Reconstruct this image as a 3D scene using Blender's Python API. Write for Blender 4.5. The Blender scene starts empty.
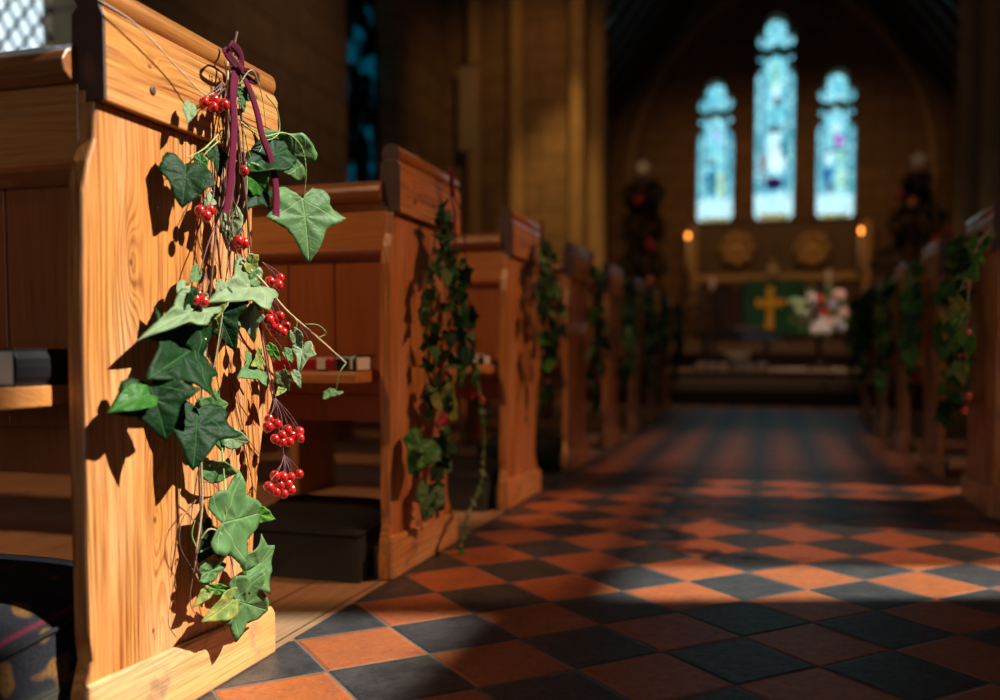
import bpy, bmesh, math, random
from mathutils import Vector, Matrix, Euler
C = bpy.context.scene.collection
PI = math.pi
rnd = random.Random(7)

# ------------------------------------------------------------------ camera
F_, HC, YH, VX, PITCH = 900.0, 0.52, 352.0, 768.0, math.radians(3)
YA = math.atan((VX-500)/F_)
CY = YH + F_*math.tan(PITCH)
FW = Vector((-math.sin(YA)*math.cos(PITCH), math.cos(YA)*math.cos(PITCH), -math.sin(PITCH)))
RT = Vector((math.cos(YA), math.sin(YA), 0))
UP = RT.cross(FW)
CAM = Vector((0, 0, HC))
cd = bpy.data.cameras.new('camera'); cam = bpy.data.objects.new('camera', cd); C.objects.link(cam)
cam.location = CAM; cam.rotation_euler = (PI/2-PITCH, 0, YA)
cd.sensor_width = 36; cd.lens = 36*F_/1000; cd.shift_y = (CY-350)/1000.0
cd.clip_start = .02; cd.clip_end = 200
cd.dof.use_dof = True; cd.dof.focus_distance = 1.44; cd.dof.aperture_fstop = 1.75
bpy.context.scene.camera = cam

def ray(x, y): return FW + RT*((x-500)/F_) + UP*((CY-y)/F_)
def onX(x, y, X):
    d = ray(x, y); return CAM + d*(X/d.x)
def onY(x, y, Y):
    d = ray(x, y); return CAM + d*(Y/d.y)
def onZ(x, y, Z=0):
    d = ray(x, y); return CAM + d*((Z-HC)/d.z)

# ------------------------------------------------------------------ node helper
class NT:
    def __init__(s, name):
        s.m = bpy.data.materials.new(name); s.m.use_nodes = True
        s.t = s.m.node_tree; s.t.nodes.clear()
        s.out = s.t.nodes.new('ShaderNodeOutputMaterial')
    def n(s, typ, **kw):
        nd = s.t.nodes.new('ShaderNode'+typ)
        for k, v in kw.items(): setattr(nd, k, v)
        return nd
    def put(s, sock, v):
        if v is None: return
        if isinstance(v, bpy.types.NodeSocket): s.t.links.new(v, sock)
        else:
            if isinstance(v, (tuple, list)) and len(v) == 3 and sock.type == 'RGBA': v = (*v, 1)
            sock.default_value = v
    def math(s, op, a, b=None, c=None, clamp=False):
        nd = s.n('Math', operation=op); nd.use_clamp = clamp
        for i, v in enumerate((a, b, c)): s.put(nd.inputs[i], v)
        return nd.outputs[0]
    def vmath(s, op, a, b=None):
        nd = s.n('VectorMath', operation=op); s.put(nd.inputs[0], a); s.put(nd.inputs[1], b)
        return nd.outputs['Value'] if op in ('DOT_PRODUCT', 'LENGTH', 'DISTANCE') else nd.outputs[0]
    def mix(s, f, a, b, blend='MIX'):
        nd = s.n('Mix', data_type='RGBA', blend_type=blend)
        s.put(nd.inputs[0], f); s.put(nd.inputs[6], a); s.put(nd.inputs[7], b); return nd.outputs[2]
    def coord(s, kind='Object'): return s.n('TexCoord').outputs[kind]
    def sep(s, v):
        nd = s.n('SeparateXYZ'); s.put(nd.inputs[0], v); return nd.outputs[0], nd.outputs[1], nd.outputs[2]
    def comb(s, x=0., y=0., z=0.):
        nd = s.n('CombineXYZ')
        for i, v in enumerate((x, y, z)): s.put(nd.inputs[i], v)
        return nd.outputs[0]
    def noise(s, vec, scale=5., detail=3., rough=.5):
        nd = s.n('TexNoise'); s.put(nd.inputs['Vector'], vec); nd.inputs['Scale'].default_value = scale
        nd.inputs['Detail'].default_value = detail; nd.inputs['Roughness'].default_value = rough
        return nd.outputs[0]
    def voro(s, vec, scale, feature='F1', out=0):
        nd = s.n('TexVoronoi', feature=feature); s.put(nd.inputs['Vector'], vec); nd.inputs['Scale'].default_value = scale
        return nd.outputs[out]
    def mr(s, v, a, b, c=0., d=1., smooth=False):
        nd = s.n('MapRange'); nd.clamp = True
        if smooth: nd.interpolation_type = 'SMOOTHSTEP'
        for i, q in enumerate((v, a, b, c, d)): s.put(nd.inputs[i], q)
        return nd.outputs[0]
    def bump(s, h, strength=.3, dist=.01):
        nd = s.n('Bump'); nd.inputs['Strength'].default_value = strength; nd.inputs['Distance'].default_value = dist
        s.put(nd.inputs['Height'], h); return nd.outputs[0]
    def bsdf(s, color, rough=.5, normal=None, metal=0., spec=.5, coat=0., sheen=0., emis=None, es=0., sss=0.):
        nd = s.n('BsdfPrincipled')
        s.put(nd.inputs['Base Color'], color); s.put(nd.inputs['Roughness'], rough); s.put(nd.inputs['Metallic'], metal)
        s.put(nd.inputs['Specular IOR Level'], spec); s.put(nd.inputs['Normal'], normal) if normal is not None else None
        s.put(nd.inputs['Coat Weight'], coat); s.put(nd.inputs['Sheen Weight'], sheen)
        if sss: s.put(nd.inputs['Subsurface Weight'], sss); nd.inputs['Subsurface Scale'].default_value = .004
        if emis is not None: s.put(nd.inputs['Emission Color'], emis); s.put(nd.inputs['Emission Strength'], es)
        return nd.outputs[0]
    def end(s, sh): s.t.links.new(sh, s.out.inputs[0]); return s.m

def plain(name, col, rough=.5, metal=0., var=.12, scale=30., bump=.1, coat=0., sheen=0., spec=.5):
    n = NT(name); co = n.coord()
    nz = n.noise(co, scale, 4)
    c = n.mix(nz, tuple(v*(1-var) for v in col), tuple(min(1, v*(1+var)) for v in col))
    return n.end(n.bsdf(c, rough, n.bump(nz, bump, .004), metal, spec, coat, sheen))

def wood(name, axis='z', base=(.66, .36, .15), dark=(.36, .13, .04), ring=.009, rough=.42, knots=(), tone=.25, coat=.15, planks=None, plank_axis=None, ringstr=.55, worn=0., rand=True, light=None):
    n = NT(name); co = n.coord(); x, y, z = n.sep(co)
    al, a, b = {'z': (z, y, x), 'y': (y, z, x), 'x': (x, z, y)}[axis]
    if rand:
        r = n.n('ObjectInfo').outputs['Random']; b = n.math('ADD', b, n.math('MULTIPLY', r, 3.7))
    vec = n.comb(n.math('MULTIPLY', a, 1.), n.math('MULTIPLY', b, 1.), n.math('MULTIPLY', al, .12))
    low = n.noise(vec, 9., 2., .5)
    f = n.math('ADD', a, n.math('MULTIPLY', b, .45))
    f = n.math('ADD', f, n.math('MULTIPLY', low, .085))
    km = None
    for (ka, kl, ra, rl, amp) in knots:
        da = n.math('DIVIDE', n.math('SUBTRACT', a, ka), ra); dl = n.math('DIVIDE', n.math('SUBTRACT', al, kl), rl)
        q = n.math('ADD', n.math('MULTIPLY', da, da), n.math('MULTIPLY', dl, dl))
        g = n.math('POWER', 2.718, n.math('MULTIPLY', q, -1.))
        f = n.math('ADD', f, n.math('MULTIPLY', g, amp))
        kk = n.mr(n.math('ADD', n.math('MULTIPLY', n.math('MULTIPLY', da, da), 22.), n.math('MULTIPLY', n.math('MULTIPLY', n.math('DIVIDE', dl, ra/rl*.9), n.math('DIVIDE', dl, ra/rl*.9)), 9.)), 0., 1.2, 1., 0.)
        km = kk if km is None else n.math('MAXIMUM', km, kk)
    # ring lines (uneven spacing)
    warp = n.noise(n.comb(f, 0., 0.), 28., 1.)
    ph = n.math('ADD', n.math('MULTIPLY', f, 2*PI/ring), n.math('MULTIPLY', warp, 16.))
    rg = n.math('POWER', n.math('MULTIPLY_ADD', n.math('SINE', ph), .5, .5), 2.6)
    fine_r = n.mr(n.noise(n.comb(f, 0., 0.), 260., 2., .6), .50, .66)
    amp1 = n.mr(n.noise(n.comb(f, 0., n.math('MULTIPLY', al, .2)), 22., 2.), .38, .64, .15, 1.)
    rg = n.math('MAXIMUM', n.math('MULTIPLY', rg, amp1), n.math('MULTIPLY', fine_r, .75))
    fib = n.noise(n.comb(n.math('MULTIPLY', a, 1.), b, n.math('MULTIPLY', al, .025)), 420., 3., .6)
    streak = n.noise(n.comb(n.math('MULTIPLY', a, 1.), b, n.math('MULTIPLY', al, .06)), 45., 3., .6)
    t = n.math('MULTIPLY', rg, n.mr(low, .3, .7, ringstr*.5, ringstr))
    t = n.math('ADD', t, n.math('MULTIPLY', n.mr(fib, .42, .72), .5))
    t = n.math('ADD', t, n.math('MULTIPLY', n.mr(streak, .45, .75), tone), clamp=True)
    c = n.mix(t, base, dark)
    big = n.noise(n.comb(a, b, n.math('MULTIPLY', al, .22)), 11., 3.)
    if light: c = n.mix(n.mr(big, .42, .62, 0., .6), c, n.mix(t, light, dark))
    big2 = n.noise(n.comb(a, n.math('ADD', b, 5.), n.math('MULTIPLY', al, .3)), 6., 3.)
    c = n.mix(n.mr(big2, .45, .7, 0., .4), c, tuple(v*q for v, q in zip(base, (.75, .55, .45))))
    if worn:
        wn = n.noise(co, 14., 5., .65)
        c = n.mix(n.mr(wn, .56, .66, 0., worn), c, (.20, .12, .10))
    if km is not None:
        c = n.mix(n.math('MULTIPLY', km, .92), c, (.10, .03, .012))
    hgt = n.math('ADD', n.math('MULTIPLY', rg, .4), n.math('MULTIPLY', fib, .8))
    if planks:
        pv = {'x': x, 'y': y, 'z': z}[plank_axis]
        m = n.math('ABSOLUTE', n.math('SUBTRACT', n.math('FRACT', n.math('DIVIDE', pv, planks)), .5))
        gp = n.mr(m, .478, .494)
        pid = n.math('FLOOR', n.math('ADD', n.math('DIVIDE', pv, planks), .0))
        wn = n.n('TexWhiteNoise', noise_dimensions='1D'); n.put(wn.inputs['W'], pid)
        c = n.mix(n.math('MULTIPLY', wn.outputs[0], .35), c, tuple(v*.55 for v in base))
        c = n.mix(gp, c, (.015, .008, .005))
        hgt = n.math('SUBTRACT', hgt, n.math('MULTIPLY', gp, 3.))
    return n.end(n.bsdf(c, n.mr(fib, .3, .7, rough-.07, rough+.1), n.bump(hgt, .25, .0012), coat=coat))

# ------------------------------------------------------------------ mesh helper
class MB:
    def __init__(s): s.v = []; s.f = []; s.mi = []; s.sm = []; s.uv = None
    def add(s, vs, fs, mi=0, smooth=False, M=None):
        o = len(s.v)
        s.v += [tuple(M @ Vector(v)) if M is not None else tuple(v) for v in vs]
        for f in fs: s.f.append([i+o for i in f]); s.mi.append(mi); s.sm.append(smooth)
        return s
    def box(s, x0, x1, y0, y1, z0, z1, mi=0, M=None):
        if x0 > x1: x0, x1 = x1, x0
        v = [(x, y, z) for x in (x0, x1) for y in (y0, y1) for z in (z0, z1)]
        f = [(0, 1, 3, 2), (4, 6, 7, 5), (0, 4, 5, 1), (2, 3, 7, 6), (0, 2, 6, 4), (1, 5, 7, 3)]
        return s.add(v, f, mi, False, M)
    def prism(s, pts, axis, a, b, mi=0, smooth=False, M=None):
        """pts 2D outline extruded from a to b along axis; 2D coordinates are the other two axes in order"""
        def mk(p, h): return {'x': (h, p[0], p[1]), 'y': (p[0], h, p[1]), 'z': (p[0], p[1], h)}[axis]
        n = len(pts); ar = sum(pts[i][0]*pts[(i+1) % n][1]-pts[(i+1) % n][0]*pts[i][1] for i in range(n))
        if (ar < 0) ^ (axis == 'y') ^ (a > b): pts = pts[::-1]
        v = [mk(p, a) for p in pts]+[mk(p, b) for p in pts]
        f = [tuple(range(n))[::-1], tuple(range(n, 2*n))]
        s.add(v, f, mi, False, M)
        o = len(s.v)-2*n
        for i in range(n):
            j = (i+1) % n; s.f.append([o+i, o+j, o+n+j, o+n+i]); s.mi.append(mi); s.sm.append(smooth)
        return s
    def tube(s, pts, r, seg=8, mi=0, closed=False):
        pts = [Vector(p) for p in pts]; n = len(pts)
        if n < 2: return s
        rs = r if isinstance(r, (list, tuple)) else [r]*n
        vs = []; fs = []; prev = None
        for i, p in enumerate(pts):
            t = (pts[min(i+1, n-1)]-pts[max(i-1, 0)])
            t = t.normalized() if t.length > 1e-9 else Vector((0, 0, 1))
            if prev is None:
                a = Vector((0, 0, 1)) if abs(t.z) < .9 else Vector((1, 0, 0))
                u = t.cross(a).normalized()
            else:
                u = (prev-t*prev.dot(t)); u = u.normalized() if u.length > 1e-6 else t.orthogonal().normalized()
            prev = u; w = t.cross(u)
            for k in range(seg):
                an = 2*PI*k/seg; vs.append(p+(u*math.cos(an)+w*math.sin(an))*rs[i])
        for i in range(n-1):
            for k in range(seg):
                k2 = (k+1) % seg; fs.append((i*seg+k, i*seg+k2, (i+1)*seg+k2, (i+1)*seg+k))
        s.add(vs, fs, mi, True)
        o = len(s.v)-n*seg
        s.f.append([o+k for k in range(seg)][::-1]); s.mi.append(mi); s.sm.append(False)
        s.f.append([o+(n-1)*seg+k for k in range(seg)]); s.mi.append(mi); s.sm.append(False)
        return s
    def lathe(s, prof, c=(0, 0, 0), seg=20, mi=0, axis='z', M=None, smooth=True):
        vs = []; fs = []; n = len(prof)
        for (r, h) in prof:
            for k in range(seg):
                a = 2*PI*k/seg; p = (r*math.cos(a), r*math.sin(a), h)
                if axis == 'x': p = (h, p[0], p[1])
                if axis == 'y': p = (p[1], h, p[0])
                vs.append((p[0]+c[0], p[1]+c[1], p[2]+c[2]))
        for i in range(n-1):
            for k in range(seg):
                k2 = (k+1) % seg; fs.append((i*seg+k, i*seg+k2, (i+1)*seg+k2, (i+1)*seg+k))
        fs.append(tuple(range(seg))[::-1]); fs.append(tuple((n-1)*seg+k for k in range(seg)))
        return s.add(vs, fs, mi, smooth, M)
    def mesh(s, name, mats):
        me = bpy.data.meshes.new(name); me.from_pydata(s.v, [], s.f)
        for m in (mats if isinstance(mats, (list, tuple)) else [mats]): me.materials.append(m)
        me.polygons.foreach_set('material_index', s.mi); me.polygons.foreach_set('use_smooth', s.sm)
        me.update(); return me
    def build(s, name, mats, parent=None, loc=(0, 0, 0), rot=(0, 0, 0), bevel=0., bseg=2):
        o = bpy.data.objects.new(name, s.mesh(name, mats)); C.objects.link(o)
        o.location = loc; o.rotation_euler = rot
        if parent: o.parent = parent
        if bevel:
            b = o.modifiers.new('bevel', 'BEVEL'); b.width = bevel; b.segments = bseg; b.limit_method = 'ANGLE'; b.angle_limit = math.radians(40)
        return o

def tag(o, label=None, cat=None, group=None, kind=None):
    if label: o['label'] = label
    if cat: o['category'] = cat
    if group: o['group'] = group
    if kind: o['kind'] = kind
    return o
def thing(name, label, cat, loc=(0, 0, 0), rz=0., group=None):
    o = bpy.data.objects.new(name, None); C.objects.link(o); o.location = loc; o.rotation_euler = (0, 0, rz)
    o.empty_display_size = .05
    return tag(o, label, cat, group)
def struct(o): o['kind'] = 'structure'; return o
def copy_tree(o, parent=None):
    c = o.copy(); C.objects.link(c); c.parent = parent
    for ch in list(o.children): copy_tree(ch, c)
    return c
def smooth_path(pts, sub=6):
    pts = [Vector(p) for p in pts]
    if len(pts) < 3: return [pts[0].lerp(pts[-1], i/6) for i in range(7)]
    out = []
    P = [pts[0]*2-pts[1]]+pts+[pts[-1]*2-pts[-2]]
    for i in range(1, len(P)-2):
        p0, p1, p2, p3 = P[i-1:i+3]
        for k in range(sub):
            t = k/sub
            out.append(.5*((2*p1)+(p2-p0)*t+(2*p0-5*p1+4*p2-p3)*t*t+(3*p1-p0-3*p2+p3)*t*t*t))
    out.append(pts[-1]); return out
def cut(o, cutters):
    """subtract cutter meshes (MB) from o and keep the result as plain mesh"""
    tmp = []
    for mb in cutters:
        c = mb.build('opening', []); tmp.append(c)
        m = o.modifiers.new('cut', 'BOOLEAN'); m.operation = 'DIFFERENCE'; m.object = c; m.solver = 'EXACT'
        m.use_self = True
    dg = bpy.context.evaluated_depsgraph_get(); dg.update()
    me = bpy.data.meshes.new_from_object(o.evaluated_get(dg))
    o.modifiers.clear(); o.data = me
    for c in tmp: bpy.data.objects.remove(c)
    return o

# ------------------------------------------------------------------ materials
KN = ((.108, .285, .020, .085, .042), (.100, .130, .016, .11, .034), (.07, .64, .02, .06, .03), (.30, .50, .025, .09, .04), (.22, -.1, .03, .1, .03))
M = {}
M['end'] = wood('pine_bench_end', 'z', base=(.74, .29, .07), dark=(.20, .045, .01), light=(.90, .46, .23), ring=.010, tone=.5, knots=KN, ringstr=1.0, rough=.4, rand=False)
M['plinth'] = wood('pine_plinth', 'y', base=(.82, .40, .14), dark=(.26, .07, .02), light=(.90, .52, .28), ring=.012, worn=.6, rough=.45)
M['cap'] = wood('pine_cap', 'y', base=(.76, .30, .075), dark=(.16, .035, .01), light=(.86, .42, .17), ring=.013, ringstr=1.0, tone=.5, knots=((.905, .10, .016, .035, .03),), rough=.32, coat=.3, rand=False)
M['roll'] = wood('pine_roll', 'y', base=(.66, .24, .055), dark=(.22, .05, .012), ring=.01, rough=.3, coat=.3)
M['rail'] = wood('pine_rail', 'x', base=(.66, .27, .075), dark=(.28, .075, .02), ring=.012, rough=.32, coat=.3)
M['darkrail'] = wood('dark_rail', 'x', base=(.38, .14, .045), dark=(.14, .05, .02), ring=.012, rough=.25, coat=.5)
M['back'] = wood('pine_back_boards', 'z', base=(.40, .12, .032), dark=(.22, .05, .014), ring=.012, rough=.4, coat=.25)
M['seat'] = wood('pine_seat', 'x', base=(.42, .19, .07), dark=(.2, .08, .03), ring=.012, rough=.35)
M['endgrain'] = plain('dark_end_grain', (.085, .036, .024), .5, var=.4, scale=60, bump=.3)
M['platform'] = wood('oak_floorboards', 'y', base=(.52, .30, .17), dark=(.24, .12, .06), ring=.012, planks=.14, plank_axis='x', rough=.38, coat=.1, rand=False)
M['darkwood'] = wood('dark_oak', 'z', base=(.06, .032, .018), dark=(.025, .013, .008), ring=.02, rough=.45)
M['roofwood'] = wood('roof_timber', 'x', base=(.055, .03, .022), dark=(.02, .012, .008), ring=.03, rough=.6)
M['altarwood'] = wood('altar_wood', 'x', base=(.16, .075, .028), dark=(.07, .03, .012), ring=.02, rough=.4)

def m_floor():
    n = NT('quarry_tiles'); x, y, z = n.sep(n.coord())
    m = n.math('DIVIDE', n.math('ADD', x, .6821), .1285); k = n.math('DIVIDE', n.math('SUBTRACT', y, 1.4275), .1259)
    wob = n.noise(n.comb(x, y, 0.), 3.2, 1.)
    m = n.math('ADD', m, n.math('MULTIPLY', n.math('SUBTRACT', wob, .5), .10))
    p = n.math('MULTIPLY_ADD', n.math('ADD', m, k), .5, .5); q = n.math('MULTIPLY_ADD', n.math('SUBTRACT', m, k), .5, .5)
    ip, iq = n.math('FLOOR', p), n.math('FLOOR', q)
    fp, fq = n.math('SUBTRACT', p, ip), n.math('SUBTRACT', q, iq)
    red = n.math('SUBTRACT', 1., n.math('ABSOLUTE', n.math('MODULO', n.math('ADD', ip, iq), 2.)))
    red = n.math('GREATER_THAN', red, .5)
    ed = n.math('MAXIMUM', n.math('ABSOLUTE', n.math('SUBTRACT', fp, .5)), n.math('ABSOLUTE', n.math('SUBTRACT', fq, .5)))
    chip = n.noise(n.comb(x, y, 0.), 70., 3.)
    ed = n.math('ADD', ed, n.math('MULTIPLY', n.math('SUBTRACT', chip, .5), .012))
    grout = n.mr(ed, .484, .491)
    wn = n.n('TexWhiteNoise', noise_dimensions='2D'); n.put(wn.inputs['Vector'], n.comb(ip, iq, 0.)); r1 = wn.outputs[0]
    bl = n.noise(n.comb(x, y, 0.), 16., 5., .62); fine = n.noise(n.comb(x, y, 0.), 150., 4., .6)
    cr = n.mix(r1, (.47, .125, .028), (.36, .10, .035))
    cr = n.mix(n.mr(bl, .35, .7), cr, (.30, .085, .04))
    cb = n.mix(n.mr(bl, .35, .72), (.030, .029, .033), (.075, .068, .068))
    cb = n.mix(n.math('MULTIPLY', r1, .5), cb, (.035, .035, .042))
    spots = n.mr(n.voro(n.comb(x, y, 0.), 60.), .05, .11, 1., 0.)
    gate = n.mr(n.noise(n.comb(x, y, 0.), 22., 2.), .55, .62)
    spots = n.math('MULTIPLY', spots, gate)
    mot = n.noise(n.comb(x, y, 0.), 55., 6., .7)
    c = n.mix(red, cb, cr)
    c = n.mix(n.mr(mot, .50, .68, 0., .55), c, n.mix(red, (.012, .012, .014), (.17, .045, .02)))
    c = n.mix(n.mr(mot, .36, .26, 0., .5), c, n.mix(red, (.15, .13, .12), (.62, .27, .12)))
    c = n.mix(n.math('MULTIPLY', spots, .7), c, n.mix(red, (.25, .16, .10), (.62, .42, .28)))
    c = n.mix(n.mr(fine, .55, .8, 0., .5), c, n.mix(red, (.11, .10, .10), (.52, .22, .11)))
    c = n.mix(grout, c, (.13, .10, .085))
    h = n.math('SUBTRACT', n.math('ADD', n.math('MULTIPLY', bl, .9), n.math('ADD', n.math('MULTIPLY', fine, .3), n.math('MULTIPLY', mot, .7))), n.math('MULTIPLY', n.mr(ed, .455, .492), 1.2))
    h = n.math('ADD', h, n.math('MULTIPLY', r1, .0))
    ro = n.math('ADD', n.mr(mot, .3, .7, .32, .52), n.math('MULTIPLY', grout, .3))
    return n.end(n.bsdf(c, ro, n.bump(h, .7, .0025), spec=.42))
M['floor'] = m_floor()

def m_stone(name, c1, c2, w=.62, h=.30, axis='x'):
    n = NT(name); x, y, z = n.sep(n.coord())
    v = n.comb(y if axis == 'x' else x, z, 0.)
    b = n.n('TexBrick'); n.put(b.inputs['Vector'], v)
    b.inputs['Color1'].default_value = (*c1, 1); b.inputs['Color2'].default_value = (*c2, 1); b.inputs['Mortar'].default_value = (c1[0]*.6, c1[1]*.6, c1[2]*.6, 1)
    b.inputs['Scale'].default_value = 1.; b.inputs['Mortar Size'].default_value = .012; b.inputs['Brick Width'].default_value = w; b.inputs['Row Height'].default_value = h
    b.inputs['Mortar Smooth'].default_value = .3
    nz = n.noise(n.coord(), 7., 5., .6)
    c = n.mix(n.mr(nz, .3, .7, 0., .55), b.outputs[0], tuple(v*.55 for v in c1))
    hh = n.math('SUBTRACT', nz, b.outputs[1])
    return n.end(n.bsdf(c, .85, n.bump(hh, .5, .02), spec=.2))
M['stone_n'] = m_stone('brown_stone_north', (.22, .145, .085), (.30, .20, .115), axis='x')
M['stone_e'] = m_stone('brown_stone_east', (.22, .14, .075), (.28, .18, .10), axis='y')
M['stone_ch'] = m_stone('chancel_stone', (.21, .125, .065), (.27, .165, .085), .5, .26, axis='y')
M['shaft'] = plain('carved_stone', (.36, .24, .12), .8, var=.25, scale=9, bump=.4, spec=.2)
M['step'] = plain('worn_step_stone', (.28, .19, .12), .7, var=.25, scale=12, bump=.3)
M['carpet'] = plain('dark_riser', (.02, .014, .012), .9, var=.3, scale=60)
M['lead'] = plain('lead_came', (.05, .05, .055), .5, .3)

def leafmat(name, col, vein, back=None, rough=.38, yellow=0.):
    n = NT(name); u, v, _ = n.sep(n.n('UVMap').outputs[0])
    r = n.math('SQRT', n.math('ADD', n.math('MULTIPLY', u, u), n.math('MULTIPLY', v, v)))
    an = n.math('ARCTAN2', u, v); aa = n.math('ABSOLUTE', an)
    vm = None
    for a0, w in ((0., .010), (.99, .008), (1.95, .006)):
        d = n.math('MULTIPLY', n.math('ABSOLUTE', n.math('SINE', n.math('SUBTRACT', aa, a0))), r)
        mk = n.mr(d, w*.4, w*1.6, 1., 0.)
        vm = mk if vm is None else n.math('MAXIMUM', vm, mk)
    # side veins off the midrib
    sv = n.math('ABSOLUTE', n.math('SINE', n.math('MULTIPLY', n.math('SUBTRACT', v, n.math('MULTIPLY', n.math('ABSOLUTE', u), .8)), 17.)))
    sm = n.math('MULTIPLY', n.mr(sv, .0, .10, .6, 0.), n.mr(aa, .35, .45, 1., 0.))
    vm = n.math('MAXIMUM', vm, sm)
    nz = n.noise(n.coord(), 5., 4.)
    c = n.mix(n.mr(nz, .3, .7), tuple(q*.72 for q in col), tuple(q*1.2 for q in col))
    if yellow: c = n.mix(n.mr(n.noise(n.coord(), 2.3, 2.), .5, .62, 0., yellow), c, (.55, .42, .09))
    c = n.mix(n.math('MULTIPLY', vm, .8), c, vein)
    gm = n.n('NewGeometry').outputs['Backfacing']
    h = n.math('SUBTRACT', n.math('MULTIPLY', nz, .6), n.math('MULTIPLY', vm, .5))
    b = n.bsdf(c, rough, n.bump(h, .35, .02), spec=.18)
    t = n.n('BsdfTranslucent'); n.put(t.inputs[0], tuple(min(1, q*1.9) for q in (col[0], col[1], col[2]*.5)))
    mx = n.n('MixShader'); mx.inputs[0].default_value = .16
    n.t.links.new(b, mx.inputs[1]); n.t.links.new(t.outputs[0], mx.inputs[2])
    return n.end(mx.outputs[0])
LM = {'dark': leafmat('ivy_dark', (.0045, .032, .005), (.035, .11, .03), rough=.55),
      'mid': leafmat('ivy_mid', (.035, .14, .015), (.12, .24, .08)),
      'sage': leafmat('ivy_sage_sheen', (.105, .20, .07), (.25, .35, .15), rough=.5),  # sage and pale: leaf undersides, plus sky sheen painted into the colour
      'pale': leafmat('ivy_pale_sheen', (.23, .31, .16), (.36, .43, .29), rough=.5),
      'olive': leafmat('ivy_olive', (.20, .24, .06), (.35, .38, .13), yellow=.6),
      'bright': leafmat('ivy_bright', (.09, .24, .03), (.25, .4, .1))}
def m_berry():
    n = NT('red_berry'); nz = n.noise(n.coord(), 120., 2.)
    c = n.mix(nz, (.42, .006, .008), (.62, .022, .012))
    return n.end(n.bsdf(c, .2, None, spec=.6, coat=.6))
M['berry'] = m_berry()
M['calyx'] = plain('berry_calyx', (.05, .02, .012), .7)
M['twig'] = plain('brown_twig', (.16, .075, .055), .6, var=.4, scale=200)
M['twig2'] = plain('purple_twig', (.15, .05, .06), .55, var=.4, scale=200)
M['tan'] = plain('tan_twig', (.50, .36, .20), .6, var=.3, scale=150)
M['green_stem'] = plain('green_stem', (.30, .38, .12), .5, var=.3, scale=150)
M['velvet'] = plain('burgundy_velvet', (.11, .002, .022), .8, var=.3, scale=300, sheen=.08, spec=.1)
M['thread'] = plain('pale_thread', (.55, .45, .36), .6)

# ------------------------------------------------------------------ leaves
def leaf_outline(kind):
    if kind == 'ivy':   h = [(0, 0), (.07, -.09), (.20, -.19), (.33, -.17), (.40, -.04), (.38, .08), (.45, .17), (.60, .31), (.44, .40), (.29, .47), (.21, .62), (.10, .84), (0, 1)]
    elif kind == 'broad': h = [(0, 0), (.06, -.08), (.22, -.16), (.38, -.10), (.45, .06), (.47, .2), (.52, .38), (.38, .50), (.28, .62), (.13, .86), (0, 1)]
    elif kind == 'spear': h = [(0, 0), (.05, -.04), (.16, -.06), (.24, .04), (.30, .2), (.32, .34), (.26, .52), (.16, .72), (.06, .90), (0, 1)]
    else:               h = [(0, 0), (.12, -.05), (.26, .02), (.34, .15), (.30, .28), (.36, .40), (.24, .52), (.14, .7), (.05, .92), (0, 1)]
    out = []
    full = h + [(-x, y) for (x, y) in h[-2:0:-1]]
    n = len(full)
    for i in range(n):
        a, b = full[i], full[(i+1) % n]
        for k in range(3):
            t = k/3; out.append((a[0]+(b[0]-a[0])*t, a[1]+(b[1]-a[1])*t))
    return out
def leaf_mesh(kind, mat, fold=.25, curl=.2, seed=0):
    r = random.Random(seed); ol = leaf_outline(kind); n = len(ol); R = 7; cx, cy = 0, .28
    ph = [r.uniform(0, 6.28) for _ in range(4)]; twist = r.uniform(-.25, .25)
    def zz(x, y):
        d = math.hypot(x, y-.28)
        return fold*abs(x)*.9 - curl*(y-.1)**2 + twist*x*y + .045*d*math.sin(7*math.atan2(x, y-.28)+ph[0]) + .03*math.sin(6*y+ph[1])*x - .35*fold*x*x
    top = [(cx, cy)]
    for k in range(1, R+1):
        t = k/R
        for (x, y) in ol:
            jx = r.uniform(-.006, .006) if k == R else 0
            top.append((cx+(x-cx)*t+jx, cy+(y-cy)*t+jx))
    vs = [(x, y, zz(x, y)) for x, y in top]
    fs = [(0, 1+i, 1+(i+1) % n) for i in range(n)]
    for k in range(R-1):
        a, b = 1+k*n, 1+(k+1)*n
        for i in range(n): j = (i+1) % n; fs.append((a+i, b+i, b+j, a+j))
    N = len(vs); th = .014
    vs2 = [(x, y, z-th) for x, y, z in vs]
    fs2 = [tuple(N+i for i in f[::-1]) for f in fs]
    e = 1+(R-1)*n
    rim = [(e+i, e+N+i, e+N+(i+1) % n, e+(i+1) % n) for i in range(n)]
    me = bpy.data.meshes.new('leaf'); me.from_pydata(vs+vs2, [], [f[::-1] for f in fs]+[f[::-1] for f in fs2]+rim)
    bm = bmesh.new(); bm.from_mesh(me); bmesh.ops.recalc_face_normals(bm, faces=bm.faces); bm.to_mesh(me); bm.free()
    uv = me.uv_layers.new(name='UVMap')
    for l in me.loops:
        c = me.vertices[l.vertex_index].co; uv.data[l.index].uv = (c.x, c.y)
    me.polygons.foreach_set('use_smooth', [True]*len(me.polygons)); me.materials.append(LM[mat]); me.update()
    return me
_lc = {}
def get_leaf(kind, mat, var):
    k = (kind, mat, var)
    if k not in _lc: _lc[k] = leaf_mesh(kind, mat, [.10, .28, -.12, .4][var % 4], [.12, .3, -.1, .2][var % 4], hash((kind == 'ivy', var)) & 255)
    return _lc[k]

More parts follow.
